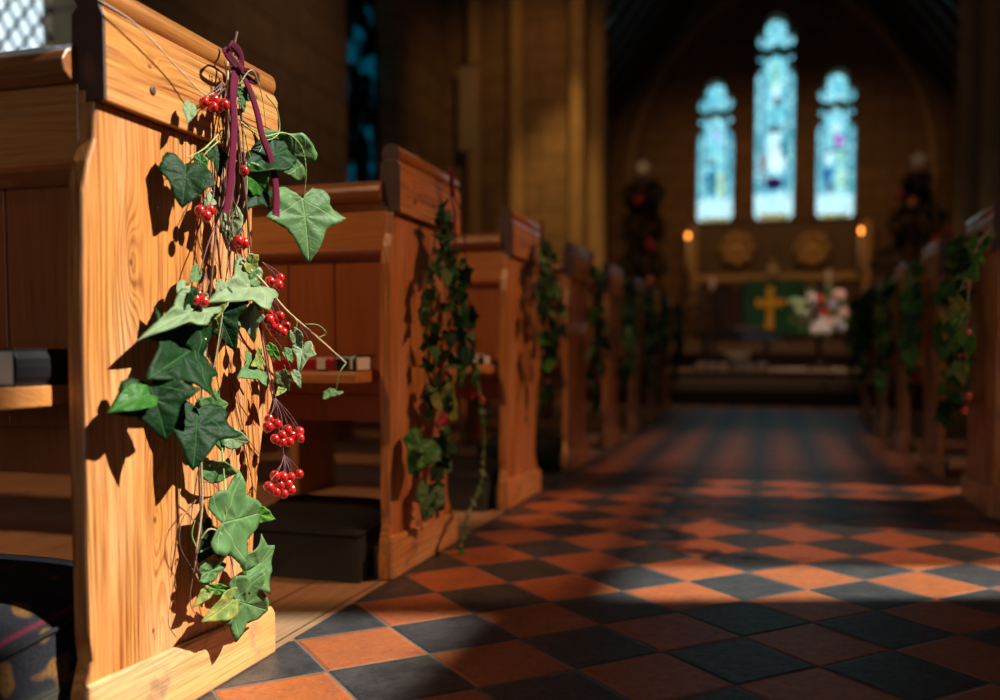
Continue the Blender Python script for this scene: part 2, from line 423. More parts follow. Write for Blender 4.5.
def add_leaf(parent, P, T, mat='dark', kind='ivy', w=1., roll=0., var=0, nrm=None):
    """leaf with its stalk end at P and tip at T (world), parented to a thing whose matrix is a pure translation"""
    P = Vector(P); T = Vector(T); y = T-P; L = y.length; y = y/L
    n0 = nrm if nrm is not None else ((CAM-P).normalized()*.55+Vector((1, 0, .15)).normalized()*.6)
    z = n0-y*n0.dot(y); z = z.normalized() if z.length > .05 else y.orthogonal().normalized()
    x = y.cross(z)
    m = Matrix((x, y, z)).transposed().to_4x4() @ Matrix.Rotation(roll, 4, 'Y') @ Matrix.Diagonal((L*w, L, L, 1))
    o = bpy.data.objects.new('leaf', get_leaf(kind, mat, var)); C.objects.link(o); o.parent = parent
    m.translation = P-parent.location
    o.matrix_local = m
    return o
_bm = None
def berry_mesh():
    global _bm
    if _bm is None:
        b = MB(); pr = []
        for i in range(9):
            a = PI*i/8; pr.append((max(.02, math.sin(a)), -1.05*math.cos(a)))
        b.lathe(pr, seg=16)
        b.lathe([(.2, -1.0), (.30, -1.16), (.10, -1.28), (.02, -1.2)], seg=7, mi=1, smooth=False)
        _bm = b.mesh('berry', [M['berry'], M['calyx']])
    return _bm
def add_berry(parent, P, r=.0085, stem_to=None, tilt=None, stem_mat=None):
    P = Vector(P); o = bpy.data.objects.new('berry', berry_mesh()); C.objects.link(o); o.parent = parent
    t = tilt if tilt else (rnd.uniform(-.5, .5), rnd.uniform(-.5, .5), rnd.uniform(0, 6))
    o.location = P-parent.location; o.rotation_euler = t; s = r*rnd.uniform(.9, 1.1); o.scale = (s, s, s*1.05)
    return o
def add_sprig(t, c0, pts, r0=.0082, d=0., sm='twig2', sag=.004):
    mb = MB()
    for P in pts:
        mid = c0.lerp(P, .5)+Vector((sag, rnd.uniform(-.004, .004), .003))
        pp = smooth_path([c0, mid, P+Vector((0, 0, .007))], 4)
        mb.tube([q-t.location for q in pp], .0007, 6)
    sp = mb.build('berry_sprig', M[sm], t)
    for P in pts:
        a = P-c0
        o = add_berry(t, P, r0, tilt=(a.y*-6+rnd.uniform(-.25, .25), rnd.uniform(-.3, .3), rnd.uniform(0, 6))); o.parent = sp
    return sp
def add_stem(parent, pts, r, mat, name='stem', sub=6, taper=True):
    pp = smooth_path(pts, sub); n = len(pp)
    rr = [r*(1-.45*i/(n-1)) if taper else r for i in range(n)]
    b = MB().tube([p-parent.location for p in pp], rr, 7)
    return b.build(name, mat, parent)
def add_ribbon(parent, knot, pts, wdt, name='ribbon_tail', wdir=Vector((0, 1, 0)), twist=0.):
    pp = smooth_path(pts, 8); n = len(pp); vs = []; th = .0007
    for i, p in enumerate(pp):
        t = (pp[min(i+1, n-1)]-pp[max(i-1, 0)]).normalized()
        u = wdir-t*wdir.dot(t); u = u.normalized() if u.length > .1 else t.orthogonal().normalized()
        u = Matrix.Rotation(twist*i/n, 3, t) @ u
        w = t.cross(u)
        for k in range(5):
            q = (k/2-1); off = u*(q*wdt/2)+w*(.05*wdt*(1-q*q))
            vs.append(p+off+w*th-parent.location)
        for k in range(5):
            q = (k/2-1); off = u*(q*wdt/2)+w*(.05*wdt*(1-q*q))
            vs.append(p+off-w*th-parent.location)
    fs = []
    for i in range(n-1):
        a, b = i*10, (i+1)*10
        for k in range(4):
            fs.append((a+k, a+k+1, b+k+1, b+k)); fs.append((a+5+k+1, a+5+k, b+5+k, b+5+k+1))
        fs.append((a, b, b+5, a+5)); fs.append((a+4, a+9, b+9, b+4))
    fs.append(tuple(range(5))[::1]+tuple(range(9, 4, -1))); e = (n-1)*10; fs.append(tuple(e+k for k in range(4, -1, -1))+tuple(e+k for k in range(5, 10)))
    b = MB(); b.add(vs, fs, 0, True); return b.build(name, M['velvet'], knot)

# ------------------------------------------------------------------ setting
XN, XS, YE, YW = -3.6, 3.45, 9.9, -2.6
def sbox(name, mat, *a, **k): return struct(MB().box(*a).build(name, mat, **k))
sbox('floor', M['floor'], -.82, .69, YW-.5, 9.0, -.2, 0)
struct(MB().box(XN-.1, -.8205, YW-.5, 9.9, -.2, -.001).build('floor_boards_left', M['platform']))
struct(MB().box(.6905, XS+.1, YW-.5, 9.9, -.2, -.001).build('floor_boards_right', M['platform']))

def arch_prism(c, w, z0, zs, axis, a, b, n=8, rise=1.0):
    """pointed lancet outline in (c, z), extruded along axis a..b"""
    hw = w/2; pts = [(c-hw, z0), (c+hw, z0), (c+hw, zs)]
    R = w*rise
    amax = math.acos((R-hw)/R)
    for i in range(1, n+1): t = amax*i/n; pts.append((c+hw-R+R*math.cos(t), zs+R*math.sin(t)))
    for i in range(n-1, -1, -1): t = amax*i/n; pts.append((c-hw+R-R*math.cos(t), zs+R*math.sin(t)))
    return MB().prism(pts, axis, a, b)

# north wall with a leaded window and a stained one
WN = MB().box(XN-.28, XN, YW-.5, YE+.3, 0, 5.7).build('wall_left', M['stone_n'])
NWIN = [(3.25, 1.8), (7.95, 1.2)]
cut(WN, [arch_prism(c, w, 1.95, 3.6, 'x', XN-.7, XN+.2) for c, w in NWIN]); struct(WN)
# south wall: unseen openings, sized and placed to shape the sun patches
SWIN = [(2.63, .76, 4.0, 5.6), (3.24, .36, 2.3, 3.90), (3.90, 1.68, 3.90, 5.6), (6.1, 1.8, 2.3, 5.6), (4.20, 1.56, 2.3, 3.90)]
WS = MB().box(XS, XS+.22, YW-.5, YE+.3, 0, 5.9).build('wall_right', M['stone_n'])
cut(WS, [MB().box(XS-.2, XS+.5, c-w/2, c+w/2, zz, zt) for c, w, zz, zt in SWIN]); struct(WS)
def glassmat(name, fn):
    n = NT(name); c = fn(n); t = n.n('BsdfTransparent'); n.put(t.inputs[0], c)
    g = n.n('BsdfGlossy'); g.inputs[0].default_value = (.5, .5, .5, 1); g.inputs['Roughness'].default_value = .15
    mx = n.n('MixShader'); mx.inputs[0].default_value = .04
    n.t.links.new(t.outputs[0], mx.inputs[1]); n.t.links.new(g.outputs[0], mx.inputs[2]); return n.end(mx.outputs[0])
M['clear'] = glassmat('clear_quarry_glass', lambda n: n.mix(n.noise(n.coord(), 4., 2.), (.80, .92, .95), (.97, .99, 1.)))
M['amber'] = glassmat('amber_sun_filter', lambda n: n.mix(n.noise(n.coord(), 2., 2.), (.30, .23, .185), (.44, .33, .26)))  # this and the next two: tinted panes added to dim the sun
M['honey'] = glassmat('honey_sun_filter', lambda n: n.mix(n.noise(n.coord(), 3., 2.), (.46, .38, .33), (.60, .50, .42)))
M['smoke'] = glassmat('dim_sun_filter', lambda n: n.mix(n.noise(n.coord(), 2., 2.), (.10, .06, .04), (.2, .13, .08)))
def lattice(mb, c, w, z0, z1, X, st=.15, r=.009):
    k = -40
    s = w/2
    for sgn in (1, -1):
        k = -int((z1-z0+w)/st)-2
        while k*st < (z1-z0)+w+st:
            # line z = z0 + k*st + sgn*1.35*(y-c)
            pts = []
            for yy in (c-s, c+s): pts.append((yy, z0+k*st+sgn*1.35*(yy-c)))
            (ya, za), (yb, zb) = pts
            lo, hi = z0, z1
            def cl(ya, za, yb, zb, lim, up):
                if (za > lim) == up and za != lim:
                    if zb == za: return None
                    t = (lim-za)/(zb-za)
                    if not 0 <= t <= 1: return None
                    return (ya+(yb-ya)*t, lim)
                return (ya, za)
            ok = True
            for lim, up in ((lo, False), (hi, True)):
                if (za > lim) == up and (zb > lim) == up: ok = False; break
                p = cl(ya, za, yb, zb, lim, up); q = cl(yb, zb, ya, za, lim, up)
                if not p or not q: ok = False; break
                (ya, za), (yb, zb) = p, q
            if ok: mb.tube([(X, ya, za), (X, yb, zb)], r, 6)
            k += 1
def window(name, c, w, z0, z1, X, gm, lat=True, label=None):
    o = MB().box(X-.004, X+.004, c-w/2-.03, c+w/2+.03, z0-.03, z1+.03).build(name, gm)
    struct(o)
    if lat:
        mb = MB(); lattice(mb, c, w, z0, z1, X+.012); mb.build('lead_lattice', M['lead'], o)
    fr = MB(); fr.box(X-.02, X+.03, c-w/2, c+w/2, z0, z0+.05); fr.box(X-.02, X+.03, c-.02, c+.02, z0, z1) if w > 1.2 and not lat else None
    fr.build('window_frame', M['lead'], o)
    return o
window('window_1', *NWIN[0], 1.95, 5.3, XN-.24, M['clear'])
def teal_fn(n):
    x, y, z = n.sep(n.coord())
    cell = n.voro(n.comb(y, z, 0.), 9., out=1); cr, cg, cb = n.sep(cell)
    big = n.noise(n.comb(y, z, 0.), 3.4, 1.)
    t = n.math('MULTIPLY', n.mr(big, .50, .60), n.mr(cr, .15, .6, .4, 1.))
    edge = n.mr(n.voro(n.comb(y, z, 0.), 9., 'DISTANCE_TO_EDGE'), .0, .05)
    return n.mix(n.math('MULTIPLY', t, edge), (.005, .006, .008), (.012, .20, .25))
M['teal'] = glassmat('dark_teal_stained_glass', teal_fn)
o = window('window_2', *NWIN[1], 1.95, 4.9, XN-.24, M['teal'], lat=False)
for i, (c, w, zz, zt) in enumerate(SWIN):
    window('window_%d' % (i+(3 if i < 4 else 6)), c, w, zz, zt, XS+.11, M['clear'] if i < 2 else (M['smoke'] if i == 3 else M['honey'] if i == 4 else M['amber']), lat=False)

# west wall (behind the camera) with an added opening that admits sky light
WW = MB().box(XN, XS, YW-.4, YW, 0, 9).build('wall_back', M['stone_e']); cut(WW, [arch_prism(-.07, 1.2, -.1, 2.2, 'y', YW-.6, YW+.2)]); struct(WW)
# nave roof: two slopes with rafters
def roof(name, x0, x1, y0, y1, ze, zr, nr, mat):
    xm = (x0+x1)/2; t = .15
    o = struct(MB().prism([(x0-.3, ze-.2), (xm, zr), (x1+.3, ze-.2), (x1+.3, ze), (xm, zr+.2), (x0-.3, ze)], 'y', y0, y1).build(name, mat))
    ang = math.atan2(zr-ze, xm-x0)
    for i in range(nr):
        yy = y0+.2+(y1-y0-.4)*i/(nr-1); mb = MB()
        for s, xa in ((1, x0), (-1, x1)):
            mb.prism([(xa, ze-.03-.14), (xm, zr-.03-.14), (xm, zr-.03), (xa, ze-.03)], 'y', yy-.05, yy+.05)
        mb.build('rafter', M['roofwood'], o)
    return o
roof('ceiling', XN, XS, YW-.4, YE, 5.75, 8.8, 14, M['roofwood'])

# chancel-arch wall
XC = 0.0; AW = 2*1.98
WA = MB().box(XN, XS, YE, YE+.55, 0, 9).build('wall_front', M['stone_e'])
cut(WA, [arch_prism(XC, AW, -.5, 4.7, 'y', YE-.2, YE+.8, 14, .92)]); struct(WA)
def shaft(name, x, y, r, z0, z1):
    mb = MB(); mb.lathe([(r*2.0, z0), (r*2.0, z0+.18), (r*1.5, z0+.24), (r*1.55, z0+.3), (r, z0+.36), (r, z1-.34), (r*1.25, z1-.32), (r*1.1, z1-.26), (r*1.9, z1-.06), (r*2.0, z1-.05), (r*2.0, z1)], (x, y, 0), 20)
    return struct(mb.build(name, M['shaft']))
for i, (x, y, r) in enumerate([(-2.05, YE-.09, .10), (-1.9, YE+.28, .11), (2.05, YE-.09, .12), (1.9, YE+.28, .11), (-2.75, YE-.06, .09), (-3.25, YE-.05, .08)]):
    shaft('trim_%d' % (i+1), x, y, r, 0, 4.7 if i < 4 else 5.5)
# arch moulding ring on the nave face of the arch
def arch_line(c, w, zs, rise, n=16):
    hw = w/2; R = w*rise; am = math.acos((R-hw)/R); L = []
    for i in range(n+1): t = am*i/n; L.append((c+hw-R+R*math.cos(t), zs+R*math.sin(t)))
    return L+[(2*c-x, z) for x, z in L[::-1]]
for i, (dw, yy, rr) in enumerate(((.1, YE-.02, .07), (.42, YE-.01, .06))):
    mb = MB(); mb.tube([(x, yy, z) for x, z in arch_line(XC, AW+dw, 4.7, .92)], rr, 10)
    struct(mb.build('trim_%d' % (7+i), M['shaft']))
# blind wall arch in the nave corner (left of the arch)
mb = MB(); mb.tube([(x, YE-.03, z) for x, z in arch_line(-3.0, .62, 4.2, 1.1)], .05, 8); struct(mb.build('trim_9', M['shaft']))

# chancel
YX = 15.0; CW = 2.55
sbox('wall_chancel_left', M['stone_ch'], -CW-.4, -CW, YE+.55, YX+.5, 0, 4.6)
sbox('wall_chancel_right', M['stone_ch'], CW, CW+.4, YE+.55, YX+.5, 0, 4.6)
roof('ceiling_chancel', -CW, CW, YE+.5, YX+.6, 4.4, 7.9, 11, M['roofwood'])
# steps
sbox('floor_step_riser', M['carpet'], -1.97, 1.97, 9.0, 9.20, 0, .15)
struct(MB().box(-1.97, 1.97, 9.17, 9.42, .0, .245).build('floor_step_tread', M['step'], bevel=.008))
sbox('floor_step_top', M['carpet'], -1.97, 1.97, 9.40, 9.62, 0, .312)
sbox('floor_chancel', M['step'], -CW, CW, 9.50, YX, .0, .32)
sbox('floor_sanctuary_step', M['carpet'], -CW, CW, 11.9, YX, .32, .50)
sbox('floor_sanctuary', M['step'], -CW, CW, 12.3, YX, .5, .66)

# east wall with three lancets
EW = MB().prism([(-CW-.4, 0), (CW+.4, 0), (CW+.4, 4.6), (0, 8.3), (-CW-.4, 4.6)], 'y', YX, YX+.35).build('wall_east', M['stone_ch'])
cy_ = YX
def circ(cx, cz, r, n=24): return [(cx+r*math.cos(2*PI*i/n), cz+r*math.sin(2*PI*i/n)) for i in range(n)]
LAN = []
for (xl, xr, yt, yb) in ((696, 732, 79, 222), (754, 793, 13, 220), (816, 855, 68, 218)):
    a, b = onY(xl, yb, YX), onY(xr, yb, YX); tp = onY((xl+xr)/2, yt, YX)
    LAN.append(((a.x+b.x)/2, b.x-a.x, a.z, tp.z))
cutters = []
for i, (cx, w, z0, z1) in enumerate(LAN):
    y0, y1 = YX-.2, YX+.6
    r = w*.285; zt = z1-r
    zc = zt-r*1.28
    z2 = zc-r*1.62
    cutters.append(MB().prism(circ(cx, zt, r), 'y', y0, y1))
    for s in (-1, 1):
        cutters.append(MB().prism(circ(cx+s*w*.23, zc, r*.95), 'y', y0+.01*s, y1+.01*s))
        cutters.append(MB().prism(circ(cx+s*w*.345, z2, w*.15), 'y', y0+.012*s, y1+.012*s))
    cutters.append(MB().prism([(cx-w/2, z0+.08), (cx-w/2+.06, z0), (cx+w/2-.06, z0), (cx+w/2, z0+.08), (cx+w/2, z2-w*.42), (cx+w*.36, z2-w*.2), (cx+w*.12, z2+w*.12), (cx, z2+w*.22), (cx-w*.12, z2+w*.12), (cx-w*.36, z2-w*.2), (cx-w/2, z2-w*.42)], 'y', y0+.003, y1+.003))
cut(EW, cutters); struct(EW)
def stained(i, cx, w, z0, z1, figs):
    n = NT('stained_glass_%s' % 'abc'[i]); x, y, z = n.sep(n.coord())
    u = n.math('DIVIDE', n.math('SUBTRACT', x, cx), w/2); v = n.math('DIVIDE', n.math('SUBTRACT', z, z0), z1-z0)
    cell = n.voro(n.comb(x, z, 0.), 16., out=1); cr, cg, cb = n.sep(cell)
    c = n.mix(cr, (.16, .52, .62), (.50, .88, .93))
    c = n.mix(n.math('MULTIPLY', cg, .7), c, (.70, .93, .95))
    au = n.math('ABSOLUTE', u)
    c = n.mix(n.mr(au, .60, .72), c, n.mix(cb, (.26, .60, .68), (.60, .86, .90)))
    c = n.mix(n.math('MULTIPLY', n.mr(au, .56, .62), n.mr(au, .66, .72, 1., 0.)), c, (.05, .22, .30))
    for (fu, fv, ru, rv, col, st) in figs:
        d = n.math('SQRT', n.math('ADD', n.math('POWER', n.math('ABSOLUTE', n.math('DIVIDE', n.math('SUBTRACT', u, fu), ru)), 2.), n.math('POWER', n.math('ABSOLUTE', n.math('DIVIDE', n.math('SUBTRACT', v, fv), rv)), 2.)))
        c = n.mix(n.mr(d, .75, 1.05, st, 0.), c, col)
    bt = n.mr(v, .045 if i == 1 else .07, .10 if i == 1 else .13)
    c = n.mix(n.mr(v, .12 if i == 1 else .16, .14 if i == 1 else .18, .85, 0.), c, (.80, .97, 1.))
    c = n.mix(n.math('MULTIPLY', n.mr(v, .025, .045, 1., 0.), n.mr(au, .7, .8, 1., 0.)), c, (.55, .50, .28))
    ld = n.mr(n.voro(n.comb(x, z, 0.), 16., 'DISTANCE_TO_EDGE'), .02, .06, .25, 1.)
    c = n.mix(ld, (.02, .05, .06), c)
    t = n.n('BsdfTransparent'); n.put(t.inputs[0], c)
    return n.end(t.outputs[0])
FIG = [[(-.2, .30, .26, .10, (.02, .32, .45), .95), (.3, .26, .22, .12, (.75, .85, .62), .8), (-.15, .43, .3, .03, (.10, .06, .06), .7), (.1, .47, .5, .05, (.55, .85, .85), .8), (-.25, .21, .12, .05, (.05, .2, .3), .8), (.1, .62, .3, .05, (.6, .6, .85), .6)],
       [(.0, .70, .30, .09, (.50, .78, .70), .8), (.05, .63, .20, .06, (.85, .97, 1.), .95), (.15, .585, .2, .03, (.08, .05, .10), .7), (.0, .36, .42, .11, (.80, .97, 1.), .95), (.12, .30, .5, .07, (.88, .98, 1.), .95), (-.6, .28, .14, .07, (.6, .12, .14), .7), (.0, .185, .52, .035, (.02, .03, .22), .95), (-.1, .205, .42, .012, (.35, .03, .05), .8), (.45, .36, .16, .06, (.04, .4, .42), .8), (0, .45, .45, .02, (.12, .12, .08), .7)],
       [(.15, .53, .3, .045, (.70, .34, .70), .9), (.0, .62, .2, .05, (.85, .97, 1.), .8), (-.35, .42, .22, .045, (.85, .97, 1.), .9), (.3, .42, .24, .045, (.60, .80, .66), .8), (-.35, .30, .2, .07, (.03, .25, .50), .9), (-.25, .21, .18, .04, (.10, .04, .03), .8), (.3, .27, .25, .10, (.70, .88, .72), .8), (0, .47, .55, .015, (.1, .2, .12), .7)]]
for i, (cx, w, z0, z1) in enumerate(LAN):
    o = struct(MB().box(cx-w/2-.04, cx+w/2+.04, YX+.17, YX+.176, z0-.03, z1+.03).build('window_%d' % (i+7), stained(i, cx, w, z0, z1, FIG[i])))
# rere-arch moulding round the lancets (a wide pointed arch on the east wall)
mb = MB(); mb.tube([(x, YX-.03, z) for x, z in arch_line(LAN[1][0], 4.6, 3.2, .75)], .06, 8); struct(mb.build('trim_10', M['shaft']))
for i, sx in enumerate((-1, 1)):
    mb = MB(); mb.lathe([(.09, .66), (.09, .8), (.055, .85), (.055, 3.0), (.1, 3.15), (.1, 3.22)], (LAN[1][0]+sx*2.3, YX-.06, 0), 14); struct(mb.build('trim_%d' % (11+i), M['shaft']))

# ------------------------------------------------------------------ pews
END_H = .838
def end_profile():
    """bench-end outline (y, z) without its plinth; y=0 back edge, front edge has the elbow swell"""
    back = [(-.034, 0.0), (-.036, .05), (-.030, .09), (-.018, .125), (-.022, .16), (-.021, .60), (-.016, .72), (-.006, .76), (.006, .79), (.010, END_H)]
    front = [(.375, END_H), (.370, .74), (.366, .64), (.372, .585), (.398, .545), (.425, .505), (.432, .465), (.420, .425), (.398, .395), (.387, .36), (.375, .30), (.365, .24), (.358, .18), (.362, .14), (.375, .115), (.388, .10), (.388, 0)]
    return back, front
def make_pew(s, label, length=2.5):
    """s=+1: end faces +x (left block); s=-1 the mirror. Local origin: aisle face / back edge / floor."""
    t = thing('pew', label, 'pew', group=None)
    back, front = end_profile()
    front_s = [front[0]]
    sp = smooth_path([(a, b, 0) for a, b in front[:-2]], 4); pr = [(p.x, p.y) for p in sp]+front[-2:]
    outline = back[::-1]+[]  # bottom-left up handled below
    pts = back+pr
    # aisle-side bench end
    MB().prism(pts, 'x', -s*.026, 0).build('bench_end', M['end'], t, bevel=.004)
    # stop-chamfer shadow notch near the top back corner
    MB().prism(pts, 'x', -s*(length), -s*(length-.034)).build('bench_end', M['end'], t, bevel=.003)
    MB().prism([(-.037, .0), (.410, .0), (.410, .070), (.400, .084), (.02, .100), (-.037, .102)][::1], 'x', s*.0005, s*.010).build('plinth', M['plinth'], t, bevel=.006)
    MB().box(-s*.041, -s*.027, -.030, .05, 0, .075).build('foot_block', M['darkwood'], t, bevel=.003)
    # cap block
    cp = [(-.036, .838), (.0125, .838), (.0125, .944), (.006, .9575), (-.027, .9575), (-.036, .948)]
    cap = MB().prism([(s*x, z) for x, z in cp], 'y', .016, .434).build('cap', [M['cap']], t, bevel=.002)
    MB().prism([(s*x, z) for x, z in cp], 'y', .0115, .0165).build('end_grain', M['endgrain'], cap, bevel=.0012)
    mb = MB(); c = circ(-.010*s, .972, .0215, 20)
    c = [(x, max(z, .953)) for x, z in c]
    mb.prism(c, 'y', .016, .430, smooth=True); mb.build('roll_moulding', M['roll'], cap, bevel=.0015)
    MB().prism(c, 'y', .012, .0162).build('end_grain', M['endgrain'], cap)
    MB().box(-s*.028, -s*.016, .010, .03, .815, .852).build('tenon', M['rail'], cap, bevel=.001)
    mb = MB(); mb.lathe([(.006, 0), (.006, .0012), (.004, .0016)], (s*.0125, .105, .875), 14, axis='x', M=None)
    if s > 0: mb.build('peg', M['endgrain'], cap)
    # back: top ledge with ogee, rail, boards
    x0, x1 = -s*.0265, -s*(length-.034)
    ld = [(y_, z_+.012) for y_, z_ in [(.000, .850), (-.012, .858), (-.016, .872), (-.010, .884), (.004, .897), (.030, .900), (.046, .892), (.046, .862), (.035, .850)]]
    MB().prism(ld, 'x', x0, x1).build('top_ledge', M['darkrail'], t, bevel=.002)
    MB().box(x0, x1, .010, .034, .750, .862).build('top_rail', M['rail'], t, bevel=.002)
    MB().prism([(.012, .735), (.004, .745), (.0, .752), (.010, .762), (.034, .762), (.034, .735)], 'x', x0, x1).build('rail_moulding', M['back'], t)
    n = 20; bw = (length-.07)/n; 
    for i in range(n):
        xa = -.034-bw*i
        MB().box(s*(xa-.0012), s*(xa-bw+.0012), .018, .032, .40, .74).build('back_board', M['back'], t, bevel=.002)
    MB().box(x0, x1, .014, .036, .36, .42).build('lower_rail', M['back'], t, bevel=.002)
    # book shelf towards the row behind
    MB().prism([(-.118, .452), (-.118, .470), (-.112, .478), (.016, .478), (.016, .452)], 'x', -s*.040, x1).build('book_shelf', M['rail'], t, bevel=.002)
    # seat
    MB().prism([(.02, .415), (.02, .440), (.37, .450), (.385, .438), (.38, .415)], 'x', x0, x1).build('seat', M['seat'], t, bevel=.004)
    for k in (.33, .66):
        MB().box(-s*(length*k-.017), -s*(length*k+.017), .05, .34, 0, .414).build('seat_support', M['seat'], t, bevel=.003)
    MB().box(x0, x1, .33, .35, .36, .414).build('seat_rail', M['seat'], t)
    return t
ORD = ['nearest', 'second', 'third', 'fourth', 'fifth', 'sixth', 'seventh', 'eighth', 'ninth']
LX, RX = -.82, .68
LY = [.952+.95*k for k in range(8)]
RY = [3.15+.95*k for k in range(5)]
pl = make_pew(1, 'x'); pr_ = make_pew(-1, 'x')
for k, y in enumerate(LY):
    o = pl if k == 0 else copy_tree(pl); o.location = (LX, y, 0)
    o['label'] = ['large pine pew end in the left foreground, its sunlit face hung with ivy and berries',
                  'pine pew on the left just behind the sharply lit foreground pew, second in its row'][k] if k < 2 else '%s pine pew from the viewer on the left side of the aisle' % ORD[k]
    o['group'] = 'pine pews along the left of the aisle'
for k, y in enumerate(RY):
    o = pr_ if k == 0 else copy_tree(pr_); o.location = (RX, y, 0)
    o['label'] = '%s pine pew from the viewer on the right side of the aisle' % ORD[k]
    o['group'] = 'pine pews along the right of the aisle'

# ------------------------------------------------------------------ books and kneelers
def bookmats(nm, col): return plain(nm, col, .3, var=.1, coat=.3)
M['bk_black'] = bookmats('black_book_cloth', (.012, .011, .013)); M['bk_red'] = bookmats('red_book_cloth', (.42, .012, .02)); M['bk_blue'] = bookmats('navy_book_cloth', (.02, .03, .07))
def m_pages():
    n = NT('page_edges'); x, y, z = n.sep(n.coord()); nz = n.noise(n.comb(0., 0., z), 900., 1.)
    return n.end(n.bsdf(n.mix(nz, (.62, .52, .42), (.84, .78, .70)), .7))
M['pages'] = m_pages(); M['foil'] = plain('white_label', (.75, .74, .72), .4)
def book(label, x, y, z, w, d, h, rz, mat, band=False, group=None):
    """w along x (spine faces -y)"""
    t = thing('hymn_book', label, 'book', (x, y, z), rz, group)
    mb = MB(); mb.box(-w/2, w/2, -d/2, d/2, 0, .0025).box(-w/2, w/2, -d/2, d/2, h-.0025, h); 
    mb.prism([(-d/2+.002, 0), (-d/2-.003, h*.25), (-d/2-.004, h/2), (-d/2-.003, h*.75), (-d/2+.002, h), (-d/2+.003, h), (-d/2+.003, 0)], 'x', -w/2, w/2)
    mb.build('cover', mat, t, bevel=.0006)
    MB().box(-w/2+.004, w/2-.004, -d/2+.003, d/2-.005, .0026, h-.0026).build('pages', M['pages'], t)
    if band: MB().box(w*.22, w*.36, -d/2-.0052, -d/2-.003, h*.12, h*.88).build('spine_label', M['foil'], t)
    return t
SH = .478
# row behind the foreground pew (its shelf): black book with its page edges to the camera
b0 = onX(18, 385, -.93)
book('thick black hymn book at the right end of the foreground pew shelf', LX-.041-.062, LY[0]-.040, SH, .09, .118, .046, math.radians(90), M['bk_black'])
book('long black hymn book left of the thick one on the foreground pew shelf', LX-.041-.215, LY[0]-.060, SH, .21, .10, .044, 0, M['bk_black'])
p = onX(317, 373, -.95)
book('red hymn book lying on the shelf of the second pew', LX-.165, LY[1]-.055, SH, .15, .11, .034, math.radians(-1), M['bk_red'], True)
book('black hymn book beside the red one on the second pew shelf', LX-.335, LY[1]-.055, SH, .17, .11, .036, math.radians(1), M['bk_black'])
book('small black book right of the red hymn book on the second pew shelf', LX-.062, LY[1]-.060, SH, .045, .105, .036, 0, M['bk_black'], True)
for k in (2, 3, 4):
    book('black hymn book on the shelf of the %s left-hand pew' % ORD[k], LX-.115, LY[k]-.055, SH, .13, .11, .036, 0, M['bk_black'], True)
def m_kneel():
    n = NT('needlepoint_kneeler'); x, y, z = n.sep(n.coord())
    st = n.voro(n.comb(n.math('MULTIPLY', x, 1.), y, z), 260.)
    c = n.mix(st, (.006, .006, .010), (.020, .018, .025))
    lf = n.noise(n.comb(x, n.math('MULTIPLY', y, 1.), z), 15., 1.)
    c = n.mix(n.mr(lf, .60, .64), c, n.mix(st, (.20, .085, .02), (.07, .03, .012)))
    lw = n.math('ABSOLUTE', n.math('SUBTRACT', n.math('FRACT', n.math('MULTIPLY', x, 7.)), .5))
    c = n.mix(n.mr(lw, .0, .03, 1., 0.), c, (.12, .01, .03))
    side = n.mr(z, .09, .1, 1., 0.)
    zz = n.math('SINE', n.math('MULTIPLY', z, 900.))
    c = n.mix(side, c, n.mix(n.mr(zz, -1., 1.), (.022, .02, .015), (.045, .038, .026)))
    return n.end(n.bsdf(c, .9, n.bump(st, .5, .003), spec=.2))
M['kneel'] = m_kneel()
M['piping'] = plain('sunlit_blue_piping', (.25, .27, .36), .6); M['kdark'] = plain('dark_kneeler_cloth', (.0035, .003, .004), .85, var=.3, scale=80)
def kneeler(label, x, y, w=.34, d=.24, h=.2, rz=0., mat='kneel'):
    t = thing('kneeler', label, 'kneeler', (x, y, 0), rz, 'kneelers on the floor between pews')
    mb = MB(); nx, ny = 18, 12; vs = []; fs = []
    for j in range(ny+1):
        for i in range(nx+1):
            u, v = i/nx*2-1, j/ny*2-1
            zz = h*(.80+.20*(1-abs(u)**6)*(1-abs(v)**4*(1 if v < 0 else .1))+.06*v); vs.append((u*w/2, v*d/2, zz))
    for j in range(ny):
        for i in range(nx): a = j*(nx+1)+i; fs.append((a, a+1, a+nx+2, a+nx+1))
    # skirt
    ring = [i for i in range(nx+1)]+[(j)*(nx+1)+nx for j in range(1, ny+1)]+[ny*(nx+1)+i for i in range(nx-1, -1, -1)]+[j*(nx+1) for j in range(ny-1, 0, -1)]
    o = len(vs)
    for r in ring: vs.append((vs[r][0], vs[r][1], 0))
    m = len(ring)
    for i in range(m): j = (i+1) % m; fs.append((ring[j], ring[i], o+i, o+j))
    fs.append(tuple(o+i for i in range(m)))
    mb.add(vs, fs, 0, True); cu = mb.build('cushion', M[mat], t)
    MB().tube([(vs[r][0]*1.003, vs[r][1]*1.003, vs[r][2]) for r in ring[:nx+ny+1]], .0035, 6).build('piping', M['kdark'], cu)
    MB().tube([(vs[r][0]*1.003, vs[r][1]*1.003, vs[r][2]+.002) for r in ring[nx+ny:]+[ring[0]]], .005, 6).build('piping', M['piping' if mat == 'kneel' else 'kdark'], cu)  # far piping paler than the front, painting in a sunlit rim
    return t
kneeler('needlepoint kneeler with orange leaf motifs on floor at lower left edge', LX-.27, LY[0]-.035, .455, .25, .21, 0)
for k in (1, 2, 3):
    kneeler('black kneeler on the floor beneath the %s left-hand pew' % ORD[k], LX-.225, LY[k]+.035, .34, .22, .145, 0, 'kdark')

# ------------------------------------------------------------------ foreground garland (pew 1)
FX = LX
G = thing('ivy_garland', 'trailing ivy and red berry garland with burgundy ribbon on the foreground pew end', 'garland', (LX+.03, LY[0]+.31, .95), 0)
def g(x, y, d): return onX(x, y, FX+d)
